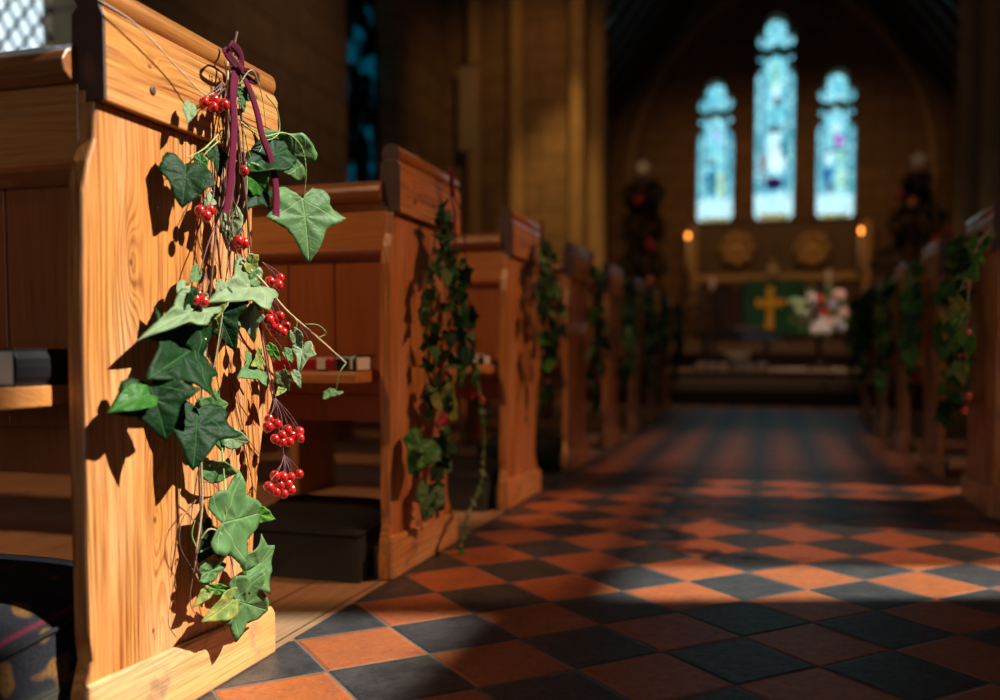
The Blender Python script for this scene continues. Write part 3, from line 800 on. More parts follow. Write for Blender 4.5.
# (P, T, depthP, depthT, mat, kind, width, roll, var)
LV = [
 ((186,165),(186,202),.03,.05,'dark','broad',1.15,.2,1),
 ((199,154),(205,180),.035,.045,'mid','spear',.8,.2,0),
 ((213,150),(224,176),.03,.045,'dark','ivy',1.0,-.3,1),
 ((287,150),(245,166),.05,.05,'dark','spear',.75,.4,0),
 ((303,164),(268,132),.05,.04,'sage','broad',.75,-.2,1),
 ((302,199),(314,262),.05,.07,'sage','ivy',1.3,-.1,0),
 ((231,208),(229,248),.03,.04,'pale','spear',.8,.2,3),
 ((248,174),(275,198),.04,.05,'mid','broad',.7,.1,1),
 ((262,183),(248,208),.035,.045,'dark','ivy',.9,-.2,0),
 ((190,103),(189,122),.03,.04,'pale','spear',.9,.1,0),
 ((241,98),(245,112),.04,.045,'sage','spear',.9,.1,0),
 ((238,92),(262,98),.04,.04,'mid','spear',.5,.1,0),
 ((203,308),(150,326),.04,.06,'pale','ivy',.34,.5,1),
 ((212,301),(238,350),.03,.055,'dark','ivy',1.05,.1,0),
 ((200,318),(164,339),.03,.05,'dark','ivy',.8,-.3,1),
 ((260,285),(219,293),.05,.06,'pale','ivy',.62,.4,1),
 ((246,311),(256,343),.05,.06,'pale','ivy',.8,.2,3),
 ((193,348),(157,374),.035,.065,'dark','ivy',1.0,.15,0),
 ((185,352),(194,390),.03,.05,'dark','ivy',.9,-.25,1),
 ((150,384),(170,440),.045,.07,'dark','ivy',1.35,.1,0),
 ((150,394),(115,405),.05,.055,'mid','spear',.9,.5,1),
 ((197,410),(197,468),.035,.06,'dark','ivy',1.25,.05,0),
 ((196,406),(232,452),.03,.04,'sage','spear',.55,-.4,3),
 ((204,411),(236,405),.035,.045,'sage','ivy',.8,.2,1),
 ((222,437),(256,444),.03,.05,'pale','spear',.75,.3,1),
 ((204,468),(243,478),.03,.05,'sage','spear',.8,.5,1),
 ((222,523),(273,511),.05,.055,'sage','ivy',.92,.1,0),
 ((214,531),(202,562),.03,.04,'dark','ivy',1.1,-.2,1),
 ((222,540),(240,556),.03,.04,'dark','broad',1.0,.3,0),
 ((250,512),(279,520),.04,.05,'bright','spear',.6,.2,0),
 ((247,572),(288,547),.05,.055,'sage','ivy',.72,.3,1),
 ((240,562),(250,578),.05,.055,'mid','spear',.8,-.5,1),
 ((203,574),(230,564),.04,.045,'sage','broad',.55,.2,0),
 ((210,588),(235,592),.04,.05,'bright','spear',.55,.3,0),
 ((210,584),(198,607),.035,.04,'olive','spear',.8,-.2,1),
 ((234,600),(276,613),.05,.055,'sage','ivy',.8,.2,0),
 ((236,596),(212,622),.05,.06,'olive','spear',.9,-.3,1),
 ((222,297),(214,318),.04,.05,'olive','spear',.8,.6,1),
 ((193,312),(180,325),.04,.05,'pale','spear',.8,-.3,0),
 ((211,318),(218,332),.045,.05,'olive','spear',.9,.5,0),
 ((247,262),(262,270),.05,.05,'olive','broad',.8,.2,1),
 ((250,280),(268,273),.05,.05,'sage','spear',.8,.2,1),
 ((268,345),(282,362),.05,.06,'bright','spear',.7,.2,0),
 ((292,330),(304,350),.06,.07,'pale','spear',.9,.3,1),
 ((303,345),(300,372),.06,.07,'pale','ivy',.7,.3,3),
 ((285,352),(297,364),.05,.06,'sage','ivy',.8,-.3,1),
 ((292,372),(303,388),.06,.07,'pale','spear',.9,-.3,3),
 ((281,374),(290,392),.05,.06,'sage','ivy',.8,.5,1),
 ((258,368),(243,374),.04,.05,'sage','ivy',.9,.3,1),
 ((262,356),(254,366),.04,.05,'olive','ivy',.9,-.3,0),
 ((186,283),(178,296),.03,.04,'pale','spear',.8,.2,0),
 ((199,268),(191,283),.03,.04,'sage','spear',.8,-.2,0),
 ((223,281),(216,293),.04,.04,'pale','spear',.9,.2,0),
 ((255,300),(262,312),.05,.05,'sage','spear',.9,.2,0),
 ((214,195),(206,206),.03,.04,'pale','spear',.8,.2,0),
 ((226,232),(237,246),.035,.04,'sage','spear',.8,.2,0),
 ((213,186),(222,198),.03,.04,'mid','spear',.8,.2,0),
 ((285,385),(276,396),.05,.05,'olive','spear',.7,.2,0),
 ((196,296),(187,306),.03,.04,'sage','ivy',.9,.2,0),
]
_p = onX(336, 391, FX+.06); add_leaf(G, _p, _p+Vector((-.012, -.030, -.012)), 'sage', 'broad', 1.25, 0, 0, nrm=Vector((.1, -.25, 1)))
for (P, T, d0, d1, mat, kind, w, roll, var) in LV:
    add_leaf(G, g(*P, d0), g(*T, d1), mat, kind, w, roll, var)
ST = [
 ([(237,32,.035),(233,52,.035),(229,90,.035),(225,140,.03),(219,200,.03),(213,262,.03),(208,330,.03),(202,400,.03),(199,470,.03),(201,530,.03),(196,560,.03),(199,575,.03)],.0022,'twig'),
 ([(205,338,.035),(202,400,.035),(201,455,.035),(202,507,.035),(196,553,.035)],.0024,'tan'),
 ([(236,110,.04),(240,150,.04),(246,200,.045),(252,262,.045),(259,320,.05),(271,390,.05),(283,450,.05),(284,470,.05)],.0017,'twig2'),
 ([(233,120,.04),(230,170,.04),(238,230,.04),(245,270,.045),(262,330,.05),(270,372,.05),(279,415,.05)],.0014,'twig2'),
 ([(228,150,.035),(224,200,.035),(206,250,.035),(197,290,.035)],.0016,'twig2'),
 ([(232,90,.03),(222,140,.03),(215,210,.03),(220,260,.03),(224,320,.03)],.0015,'twig'),
 ([(240,262,.045),(262,281,.05),(285,309,.06),(318,338,.07),(346,363,.08)],.0026,'tan'),
 ([(346,363,.08),(339,374,.07),(336,391,.05)],.0012,'green_stem'),
 ([(238,86,.04),(252,70,.05),(262,96,.05),(266,128,.05)],.0012,'green_stem'),
 ([(266,95,.05),(277,110,.05),(279,132,.05),(268,140,.05),(262,133,.05)],.0012,'green_stem'),
 ([(240,122,.05),(262,136,.05),(285,133,.05),(301,146,.06),(306,170,.06),(304,199,.05)],.0014,'green_stem'),
 ([(244,130,.04),(252,160,.04),(265,142,.04)],.001,'green_stem'),
 ([(222,130,.03),(205,148,.035),(187,158,.03)],.0013,'green_stem'),
 ([(228,135,.03),(214,145,.035),(199,160,.03)],.0012,'green_stem'),
 ([(217,290,.035),(214,302,.035)],.001,'green_stem'),
 ([(160,374,.03),(154,380,.04),(152,386,.045)],.0011,'tan'),
 ([(208,355,.03),(216,375,.03),(219,398,.03),(205,411,.035)],.001,'twig'),
 ([(202,440,.03),(215,425,.03),(222,437,.03)],.001,'tan'),
 ([(222,448,.035),(224,476,.045),(225,500,.05),(227,527,.05)],.0013,'green_stem'),
 ([(200,540,.035),(210,529,.045),(223,536,.05),(230,555,.05),(235,580,.05),(238,596,.05)],.0014,'tan'),
 ([(228,545,.045),(240,548,.045),(248,562,.05),(256,590,.045)],.0011,'green_stem'),
 ([(200,552,.035),(215,545,.04),(226,546,.045)],.0011,'green_stem'),
 ([(196,500,.02),(182,520,.02),(180,545,.02),(190,565,.02),(197,575,.03)],.0009,'twig'),
 ([(197,548,.035),(192,535,.03),(195,520,.03)],.0009,'green_stem'),
 ([(203,482,.035),(212,483,.04),(222,494,.04)],.0009,'twig'),
 ([(196,574,.035),(200,582,.035),(210,588,.04)],.0011,'tan'),
 ([(196,560,.03),(190,600,.03),(198,618,.03)],.0009,'twig'),
 ([(285,309,.06),(297,322,.07),(291,340,.06),(302,345,.06)],.0009,'green_stem'),
 ([(318,338,.07),(326,333,.08),(318,325,.08),(305,324,.07)],.0009,'green_stem'),
 ([(262,300,.05),(270,330,.05),(284,352,.055),(292,372,.06)],.001,'twig2'),
 ([(271,372,.05),(283,384,.055),(286,396,.05)],.0009,'twig2'),
 ([(225,60,.035),(226,85,.035),(216,95,.035),(210,98,.04)],.001,'twig'),
 ([(238,60,.04),(241,85,.04),(236,110,.04)],.0014,'twig'),
]
_r = random.Random(3)
for i in range(11):
    x0, x1 = _r.uniform(224, 242), _r.uniform(205, 262); yb = _r.uniform(255, 400)
    ST.append(([(x0+_r.uniform(-3, 3), _r.uniform(60, 150), .035)]+[(x0+(x1-x0)*q+_r.uniform(-7, 7), 150+(yb-150)*q, .035+.01*_r.random()) for q in (.2, .45, .7, 1.)], _r.uniform(.0008, .0015), _r.choice(('twig', 'twig2', 'twig2', 'tan'))))
for pts, r, mt in ST: add_stem(G, [g(*p) for p in pts], r, M[mt])
# the pale thread from the cap top down to the knot
add_stem(G, [onX(x, y, FX+d) for x, y, d in ((97, -1, .020), (128, 18, .026), (150, 38, .027), (178, 68, .027), (205, 94, .034), (222, 88, .035))], .0010, M['thread'], 'thread', taper=False)
CL = [
 ([(204,102),(214,100),(224,105),(219,106),(213,107)], (222,82), .040),
 ([(200,211),(210,210),(206,216)], (214,180), .040),
 ([(244,171),], (243,150), .050),
 ([(235,247),(244,243),(238,241)], (238,222), .045),
 ([(270,282),(280,278),(278,285)], (262,262), .055),
 ([(198,295),(195,300),(203,302),(199,304)], (206,272), .045),
 ([(268,312),(275,319),(280,316),(271,325),(278,329),(286,325),(283,332),(269,320),(274,331)], (262,285), .058),
 ([(310,349),], (300,326), .070),
 ([(283,381),], (284,364), .055),
 ([(269,419),(277,424),(268,427),(275,439),(282,435),(291,436),(299,432),(300,438),(287,430),(282,442),(289,442)], (275,398), .055),
 ([(275,476),(283,477),(291,477),(299,474),(269,487),(276,492),(284,494),(291,490),(280,485),(288,484)], (284,455), .055),
]
for pts, (sx, sy), d in CL:
    add_sprig(G, g(sx, sy, d-.004), [g(x, y, d+((i*37) % 5-2)*.0035) for i, (x, y) in enumerate(pts)])
# ribbon: knot, loops, two tails over the cap
Rb = lambda x, y, d: g(x, y, d)
RK = MB().lathe([(.002, -.006), (.0065, -.004), (.008, 0), (.0065, .004), (.002, .006)], tuple(g(239,69,.040)-G.location), 12, axis='x').build('ribbon_bow', M['velvet'], G)
add_ribbon(G, RK, [Rb(236,70,.036),Rb(233,95,.048),Rb(234,125,.050),Rb(232,165,.052),Rb(229,195,.052),Rb(226,214,.052)], .0160)
add_ribbon(G, RK, [Rb(240,70,.036),Rb(249,88,.046),Rb(257,112,.050),Rb(262,135,.052),Rb(271,160,.054),Rb(276,190,.056),Rb(276,216,.058)], .0140, wdir=Vector((0, 1, .2)), twist=.3)
add_ribbon(G, RK, [Rb(240,68,.040),Rb(232,60,.046),Rb(226,50,.048),Rb(231,44,.042),Rb(240,54,.038),Rb(241,67,.036)], .012, 'ribbon_loop', wdir=Vector((.3, .6, .7)))
add_ribbon(G, RK, [Rb(240,69,.040),Rb(249,71,.048),Rb(258,76,.050),Rb(254,82,.046),Rb(243,74,.038)], .008, 'ribbon_loop', wdir=Vector((.2, .2, 1)))

# ------------------------------------------------------------------ other garlands
def rnd_garland(label, side, Y0, seed, strands, nleaf, berries, ribbon=True, size=(.022, .045), mats=('dark', 'dark', 'mid', 'sage', 'dark'), group='ivy and berry garlands on the pew ends', fx=None):
    """strands: list of polylines of (y_local, z, out)"""
    r = random.Random(seed); fx = (LX if side > 0 else RX) if fx is None else fx
    t = thing('ivy_garland', label, 'garland', (fx+side*.03, Y0+.3, .95), 0, group)
    W = lambda p: Vector((fx+side*p[2], Y0+p[0], p[1]))
    lens = []
    paths = []
    for s in strands:
        pp = smooth_path([W(p) for p in s], 6); paths.append(pp)
        add_stem(t, [W(p) for p in s], .0018, M['twig2'] if r.random() < .5 else M['green_stem'])
        lens.append(sum((pp[i+1]-pp[i]).length for i in range(len(pp)-1)))
    tot = sum(lens)
    cam_dir = Vector((side*.6, -.75, .1))
    for pp, L in zip(paths, lens):
        n = max(2, int(nleaf*L/tot))
        for i in range(n):
            q = (i+r.random())/n*(len(pp)-1); a = int(q); p = pp[a].lerp(pp[min(a+1, len(pp)-1)], q-a)
            sz = r.uniform(*size); an = r.uniform(-1.5, 1.5)
            dr = Vector((side*r.uniform(-.1, .5), math.sin(an), -math.cos(an)*.9)).normalized()
            pz = p+dr*.006+Vector((side*r.uniform(0, .02), 0, 0))
            add_leaf(t, pz, pz+dr*sz, r.choice(mats), r.choice(('ivy', 'ivy', 'broad', 'spear')), r.uniform(.7, 1.05), r.uniform(-.6, .6), r.randrange(4), nrm=cam_dir+Vector((r.uniform(-.5, .5), r.uniform(-.5, .5), r.uniform(-.2, .6))))
    for (y, z, d, k) in berries:
        c = W((y, z, d))
        add_sprig(t, c+Vector((0, 0, .045)), [c+Vector((r.uniform(-.008, .012), r.uniform(-.018, .018), r.uniform(-.016, .016))) for i in range(k)], .0085)
    if ribbon:
        a = lambda y, z, d: W((y, z, d))
        kn = MB().lathe([(.002, -.006), (.008, -.003), (.009, 0), (.008, .003), (.002, .006)], tuple(a(.295, .926, .04)-t.location), 10, axis='x').build('ribbon_bow', M['velvet'], t)
        add_ribbon(t, kn, [a(.29, .925, .036), a(.285, .87, .048), a(.28, .80, .05), a(.27, .74, .05)], .012)
        add_ribbon(t, kn, [a(.30, .925, .036), a(.33, .89, .048), a(.355, .83, .05), a(.37, .75, .05)], .011)
        add_ribbon(t, kn, [a(.295, .927, .04), a(.27, .95, .048), a(.26, .975, .046), a(.28, .985, .04), a(.295, .93, .036)], .012, 'ribbon_loop', wdir=Vector((.3, .7, .6)))
    return t
# pew 2: strands read off the photograph's shape
def loc2(x, y, d):
    p = onX(x, y, LX+d); return (p.y-LY[1], p.z, d)
s2 = [[loc2(*q) for q in st] for st in (
  [(437,205,.035),(440,240,.04),(445,290,.04),(446,350,.04),(440,400,.04),(436,440,.04),(430,480,.045),(432,512,.05)],
  [(437,215,.035),(455,260,.05),(462,300,.05),(468,350,.06),(474,395,.06)],
  [(438,230,.035),(428,270,.035),(424,320,.03),(425,370,.03),(428,410,.03)],
  [(440,235,.04),(452,300,.05),(455,340,.05),(462,380,.05)],
  [(462,330,.06),(478,380,.08),(484,430,.08),(482,480,.08),(468,515,.08),(461,550,.07)])]
g2 = rnd_garland('ivy garland with burgundy ribbon hanging on the second left-hand pew end', 1, LY[1], 5, s2[:4], 150, [(*loc2(440,418,.05), 4), (*loc2(478,398,.07), 4), (*loc2(455,318,.05), 2), (*loc2(440,503,.05), 3)], size=(.026, .052), mats=('dark', 'dark', 'mid', 'sage', 'dark', 'dark', 'mid'))
# its long thin trail with small pale leaves, one big leaf low down
pp = smooth_path([onX(x, y, LX+d) for x, y, d in [(462,330,.06),(478,380,.08),(484,430,.08),(482,480,.08),(468,515,.08),(461,550,.07)]], 5)
add_stem(g2, pp[::3]+[pp[-1]], .0015, M['green_stem'])
for i in range(1, len(pp), 1):
    p = pp[i]; s = 1 if i % 2 else -1
    dr = Vector((.1, -.8*abs(rnd.gauss(1, .2)), -.5*rnd.random())).normalized()
    add_leaf(g2, p, p+dr*rnd.uniform(.020, .032), rnd.choice(('sage', 'mid', 'sage', 'pale')), 'ivy', 1., rnd.uniform(-.5, .5), i % 4)
for P, T, mt in (((430,488),(428,520),'sage'), ((424,440),(415,470),'mid'), ((440,455),(436,480),'sage'), ((448,440),(446,462),'dark'), ((445,405),(462,385),'olive'), ((432,400),(445,396),'olive'), ((420,470),(416,452),'dark')):
    add_leaf(g2, onX(*P, LX+.05), onX(*T, LX+.06), mt, 'broad', 1., rnd.uniform(-.3, .3), 1)

def gen_strands(r, low=.25, spread=.09):
    out = []
    for i, (dy, zl) in enumerate(((0, low), (.05, low+.15), (-.05, low+.12), (.09, low+.25), (-.09, low+.3))):
        y = .29; pts = [(y, .92, .035)]
        for k in range(1, 6):
            z = .92+(zl-.92)*k/5; pts.append((.26+dy*k/3*spread/.09+r.uniform(-.02, .02), z, .04+r.uniform(0, .04)))
        out.append(pts)
    return out
for k in range(2, 8):
    r = random.Random(40+k); st = gen_strands(r, .28+r.uniform(-.08, .15))
    rnd_garland('ivy and berry garland on the %s left-hand pew end' % ORD[k], 1, LY[k], 50+k, st, 84 if k < 4 else 70, [(.30, .52, .06, 4), (.27, .40, .06, 3), (.36, .60, .06, 3)], size=(.035, .07) if k < 4 else (.05, .10), ribbon=k < 4)
for k in range(5):
    r = random.Random(80+k); st = gen_strands(r, .30+r.uniform(-.08, .12))
    bs = [(.25, .52, .06, 3), (.31, .62, .06, 3), (.2, .42, .06, 2)]
    if k == 0:
        st.append([(.0, .90, .02), (-.25, .84, .10), (-.50, .74, .17), (-.62, .60, .20), (-.66, .48, .205)])
        bs += [(-.66, .505, .215, 1), (-.67, .415, .20, 2), (-.64, .375, .215, 1), (-.60, .56, .20, 1)]
    rnd_garland('ivy and berry garland on the %s right-hand pew end' % ORD[k], -1, RY[k], 90+k, st, 100 if k < 2 else 70, bs, size=(.045, .09) if k < 2 else (.06, .11), ribbon=False,
                mats=('mid', 'bright', 'dark', 'mid', 'olive') if k < 2 else ('dark', 'mid', 'dark', 'olive'))

# ------------------------------------------------------------------ trees at the chancel steps
def bauble_tree(label, X, Y, h, rb, rt, seed, baubles, star):
    r = random.Random(seed); t = thing('christmas_tree', label, 'tree', (X, Y, 0), 0, 'decorated trees by the chancel arch')
    MB().lathe([(.14, 0), (.16, .02), (.17, .25), (.18, .27), (.15, .27)], seg=18).build('tub', M['darkwood'], t)
    MB().lathe([(.035, .2), (.03, h*.5), (.01, h-.05)], seg=8).build('trunk', M['darkwood'], t)
    mb = MB(); n = 2600
    for i in range(n):
        q = r.random()**.8; z = .35+(h-.42)*q; R = rb+(rt-rb)*q; R *= .75+.25*math.sin(z*19)
        a = r.uniform(0, 2*PI); rr = R*math.sqrt(r.random()); c = Vector((rr*math.cos(a), rr*math.sin(a), z-rr*.25))
        L = r.uniform(.05, .10); d = Vector((math.cos(a), math.sin(a), r.uniform(-.5, .3))).normalized(); s = d.cross(Vector((r.uniform(-1, 1), r.uniform(-1, 1), 1))).normalized()*.016; u = d.cross(s)*.5
        v = [c, c+d*L*.5+s, c+d*L, c+d*L*.5-s, c+d*L*.5+u]
        mb.add(v, [(0, 1, 4), (1, 2, 4), (2, 3, 4), (3, 0, 4), (0, 3, 2, 1)], 0, False)
    tag(mb.build('foliage', TREEM, t), kind='stuff')
    for (dx, z, rr, m) in baubles:
        MB().lathe([(.02*rr, -rr)]+[(rr*math.sin(PI*i/8), -rr*math.cos(PI*i/8)) for i in range(1, 8)]+[(.012, rr*1.02), (.012, rr*1.2)], (dx, -(rb+(rt-rb)*z/h)*.85, z), 14).build('bauble', M[m], t)
    mb = MB(); pts = []
    for i in range(10): a = PI*i/5+PI/2; q = .085 if i % 2 == 0 else .045; pts.append((q*math.cos(a), h+.04+q*math.sin(a)))
    mb.prism(pts, 'y', -.03, .03); mb.build('tree_top_star', M[star], t, bevel=.008)
    return t
TREEM = plain('tree_needles', (.012, .032, .010), .6, var=.5, scale=20)
M['bred'] = plain('red_bauble', (.55, .03, .015), .3, coat=.5); M['borange'] = plain('orange_bauble', (.75, .20, .04), .35, coat=.5); M['gold'] = plain('gold_metal', (.65, .42, .14), .35, metal=.9); M['cream'] = plain('cream_star', (.75, .62, .42), .5)
pL = onY(645, 172, 9.0-.25); pR = onY(918, 165, 8.75)
bauble_tree('narrow dark evergreen with pale star top standing left of the chancel steps', pL.x-.02, 8.75, pL.z, .30, .17, 3, [(-.02, pL.z-.30, .045, 'bred'), (.10, onY(650, 245, 8.5).z, .055, 'bred'), (.1, onY(653, 282, 8.5).z, .05, 'borange')], 'cream')
bauble_tree('broad evergreen with red baubles standing right of the chancel steps', pR.x, 8.75, pR.z, .80, .07, 4, [(-.06, onY(912, 200, 8.4).z, .05, 'borange'), (-.16, onY(900, 192, 8.4).z, .045, 'bred'), (.12, onY(932, 241, 8.3).z, .065, 'bred'), (.22, onY(945, 228, 8.3).z, .04, 'bred'), (-.25, onY(885, 285, 8.3).z, .045, 'bred')], 'cream')

# ------------------------------------------------------------------ sanctuary furniture
AY = 13.9
def px(x, y, Y): return onY(x, y, Y)
al, ar_ = px(702, 275, AY), px(847, 275, AY)
t = thing('altar', 'long wooden altar beneath the three stained windows', 'altar', ((al.x+ar_.x)/2, AY, .66))
hw = (ar_.x-al.x)/2; ah = px(770, 280, AY).z-.66
MB().box(-hw, hw, 0, .6, ah-.06, ah).build('altar_top', M['altarwood'], t, bevel=.01)
MB().box(-hw+.06, hw-.06, .06, .56, 0, ah-.061).build('altar_body', M['darkwood'], t)
for i in range(6):
    xx = -hw+.16+(2*hw-.32)*i/5
    MB().lathe([(.05, 0), (.035, .08), (.03, ah-.2), (.05, ah-.062)], (xx, .02, 0), 12).build('column', M['altarwood'], t)
# frontal with cross
fl, fr = px(744, 283, AY-.06), px(800, 335, AY-.06); cx = (fl.x+fr.x)/2
t = thing('altar_frontal', 'dark green altar cloth with a gold cross on its front', 'altar cloth', (cx, AY-.06, 0))
wv = (fr.x-fl.x)/2
M['green'] = plain('green_cloth', (.008, .13, .085), .75, sheen=.3, var=.25, scale=14); M['gcross'] = plain('gold_cloth', (.95, .58, .04), .5, var=.15)
vs = []; n = 28
pts = [(-wv+2*wv*i/n, -.035+.012*math.sin(i*1.9)) for i in range(n+1)]
MB().prism(pts+[(x, y+.008) for x, y in pts[::-1]], 'z', max(fr.z, .665), fl.z+.02).build('cloth', M['green'], t)
MB().box(-wv, wv, -.03, .55, .66+ah+.001, .66+ah+.006).build('cloth_top', M['green'], t)
mb = MB(); c0 = px(770, 305, AY-.1); zt, zb = px(770, 287, AY-.1).z, px(770, 329, AY-.1).z; zc = px(770, 303, AY-.1).z; aw = .20; k = .055
X0 = c0.x-cx
mb.prism([(X0-k, zb), (X0+k, zb), (X0+k*.8, zc-k), (X0+aw, zc-k*1.1), (X0+aw, zc+k*1.1), (X0+k*.8, zc+k), (X0+k, zt), (X0-k, zt), (X0-k*.8, zc+k), (X0-aw, zc+k*1.1), (X0-aw, zc-k*1.1), (X0-k*.8, zc-k)], 'y', -.062, -.052)
mb.build('gold_cross', M['gcross'], t)
# reredos
rl, rr2 = px(693, 226, 14.7), px(866, 273, 14.7); cxr = (rl.x+rr2.x)/2; hwr = (rr2.x-rl.x)/2
t = thing('reredos', 'carved reredos panel with two pale roundels behind the altar', 'reredos', (cxr, 14.72, .66))
zb = rr2.z-.66; zt = rl.z-.66
M['reredos'] = plain('reredos_stone', (.15, .105, .06), .7, var=.5, scale=22, bump=.6); M['carv'] = plain('gilded_carving', (.55, .36, .14), .55, var=.3, scale=12)
MB().box(-hwr, hwr, 0, .16, 0, zt).build('panel', M['reredos'], t)
MB().box(-hwr-.04, hwr+.04, -.03, .18, zt, zt+.04).build('cornice', M['altarwood'], t, bevel=.015)
MB().box(-hwr-.06, hwr+.06, -.06, .18, zb-.10, zb+.02).build('ledge', M['carv'], t, bevel=.015)
for sx in (-1, 1): MB().box(sx*hwr-.07, sx*hwr+.07, -.04, .17, 0, zt).build('pilaster', M['carv'], t, bevel=.01)
for i in range(9):
    xx = -hwr+.2+(2*hwr-.4)*i/8
    MB().box(xx-.012, xx+.012, -.02, .0, zb, zt).build('mullion', M['altarwood'], t)
for xp in (737, 812):
    c = px(xp, 250, 14.7); R = .27
    mb = MB(); mb.lathe([(R*.55, 0), (R, 0), (R, -.05), (R*.8, -.09), (R*.62, -.05), (R*.3, -.10), (.02, -.14)], (c.x-cxr, -.0, c.z-.66), 24, axis='y')
    for i in range(8):
        a = i*PI/4; mb.lathe([(.05, 0), (.07, -.06), (.04, -.10), (.01, -.11)], (c.x-cxr+R*.78*math.cos(a), -.04, c.z-.66+R*.78*math.sin(a)), 10, axis='y')
    mb.build('roundel', M['carv'], t)
# standing candles
M['wax'] = plain('candle_wax', (.75, .60, .42), .5)
nf = NT('flame'); e = nf.n('Emission'); e.inputs[0].default_value = (1., .30, .04, 1); e.inputs[1].default_value = 7.; M['flame'] = nf.end(e.outputs[0])
for (xp, yp, lab) in ((688, 236, 'tall standing candle lit at the left end of the altar'), (861, 231, 'tall standing candle lit at the right end of the altar')):
    p = px(xp, yp, 14.0); t = thing('standing_candle', lab, 'candle', (p.x, 14.0, .66), 0, 'lit candles either side of the altar'); z = p.z-.66
    MB().lathe([(.13, 0), (.13, .03), (.03, .07), (.022, .5), (.045, .53), (.022, .56), (.02, z-.62), (.06, z-.58), (.06, z-.56), (.02, z-.55)], seg=16).build('candlestick', M['altarwood'], t)
    MB().lathe([(.03, z-.56), (.03, z-.06), (.01, z-.055)], seg=14).build('candle', M['wax'], t)
    MB().lathe([(.008, z-.035), (.02, z-.02), (.024, z), (.015, z+.03), (.003, z+.05)], seg=12).build('flame', M['flame'], t)
# altar-top ornaments
p = px(773, 271, 14.1); t = thing('altar_cross', 'small brass cross standing at the centre of the altar', 'cross', (p.x, 14.15, .66+ah))
mb = MB(); mb.lathe([(.10, .008), (.08, .03), (.03, .06), (.02, .10)], seg=14); mb.box(-.018, .018, -.012, .012, .08, .34).box(-.085, .085, -.012, .012, .2, .24); mb.build('cross', M['gold'], t); MB().lathe([(.02, -.07), (.06, -.04), (.07, 0), (.06, .04), (.02, .07)], (0, -.03, .15), 14).build('boss', M['cream'], t)
for (xp, y0, y1, lab) in ((712, 297, 278, 'short white candle left of the green altar cloth'), (828, 300, 270, 'white candle beside the flowers right of the altar cloth')):
    a, b = px(xp, y0, 13.6), px(xp, y1, 13.6)
    t = thing('candle_stand', lab, 'candle', (a.x, 13.6, .66), 0, 'white candles before the altar')
    MB().lathe([(.12, 0), (.12, .03), (.025, .06), (.02, a.z-.72), (.06, a.z-.68), (.06, a.z-.661)], seg=14).build('stand', M['darkwood'], t)
    MB().lathe([(.035, a.z-.66), (.035, b.z-.66), (.005, b.z-.65)], seg=14).build('candle', plain('white_wax', (.82, .78, .75), .5), t)

# flower arrangement on a pedestal
p = px(820, 312, 11.2); p_fl = p.copy(); FYY = 11.2
t = thing('flower_arrangement', 'pedestal arrangement of white pink and red flowers right of the altar cloth', 'flowers', (p.x, FYY, .32))
MB().lathe([(.15, 0), (.15, .04), (.04, .1), (.03, .42), (.09, .46), (.13, .5), (.14, .58), (.12, .58)], seg=18).build('pedestal', M['darkwood'], t)
r = random.Random(11)
for n_, c_ in (('fwhite', (.85, .83, .78)), ('fpink', (.85, .50, .45)), ('fred', (.65, .03, .03)), ('fgreen', (.45, .55, .30)), ('flilac', (.6, .55, .70))): M[n_] = plain(n_.replace('f', 'petal_', 1), c_, .6)
def bloom(cx_, cz_, cy2, rr_, m):
    mb = MB()
    for ring, (k, R, tl) in enumerate(((7, 1., .5), (6, .75, .9), (4, .45, 1.3))):
        for i in range(k):
            a = 2*PI*i/k+ring*.4; d = Vector((math.cos(a), 0, math.sin(a))); nr = Vector((0, -1, 0)); s = d.cross(nr)
            b0 = Vector((cx_, cy2, cz_)); tip = b0+(d*math.cos(tl)+nr*math.sin(tl))*rr_*R; md = b0.lerp(tip, .6)+nr*rr_*.15
            mb.add([b0, md+s*rr_*.36, tip+s*rr_*.16, tip-s*rr_*.16, md-s*rr_*.36, b0.lerp(tip, .5)-nr*rr_*.12], [(0, 1, 2, 3, 4), (0, 5, 1), (1, 5, 2), (2, 5, 3), (3, 5, 4), (4, 5, 0)], 0, True)
    mb.lathe([(.03*rr_, -.6*rr_), (.25*rr_, -.5*rr_), (.3*rr_, -.2*rr_), (.1*rr_, 0)], (cx_, cy2, cz_), 8, axis='y')
    return mb.build('flower', M[m], t)
FL = [(838,296,8,'fpink'),(842,313,7,'fpink'),(819,300,6,'fred'),(813,307,8,'fwhite'),(803,305,7,'fgreen'),(796,312,8,'fgreen'),(818,322,8,'fwhite'),(829,322,6,'fpink'),(840,328,6,'flilac'),(815,330,7,'fwhite'),(806,316,7,'fwhite'),(800,322,6,'fgreen'),(824,312,5,'fred'),(811,298,6,'fwhite'),(826,330,6,'fwhite'),(832,305,5,'flilac'),(793,303,6,'fgreen'),(835,321,5,'fwhite')]
for (x, y, rp, m) in FL:
    q = px(x, y, FYY-.1); bloom(q.x-p.x, q.z-.32, -.1-r.uniform(0, .08), rp/900*11.2*.85, m)
mb = MB()
for i in range(60):
    a = r.uniform(0, 6.28); q = r.uniform(.05, .3); c = Vector((q*math.cos(a), r.uniform(-.08, .12), .75+q*math.sin(a)*.8-.1)); d = Vector((math.cos(a), 0, math.sin(a))); s = d.cross(Vector((0, 1, 0)))*.03
    mb.add([c, c+d*.06+s, c+d*.13, c+d*.06-s, c+d*.06+Vector((0, -.015, 0))], [(0, 1, 4), (1, 2, 4), (2, 3, 4), (3, 0, 4), (0, 3, 2, 1)])
tag(mb.build('greenery', LM['mid'], t), kind='stuff')

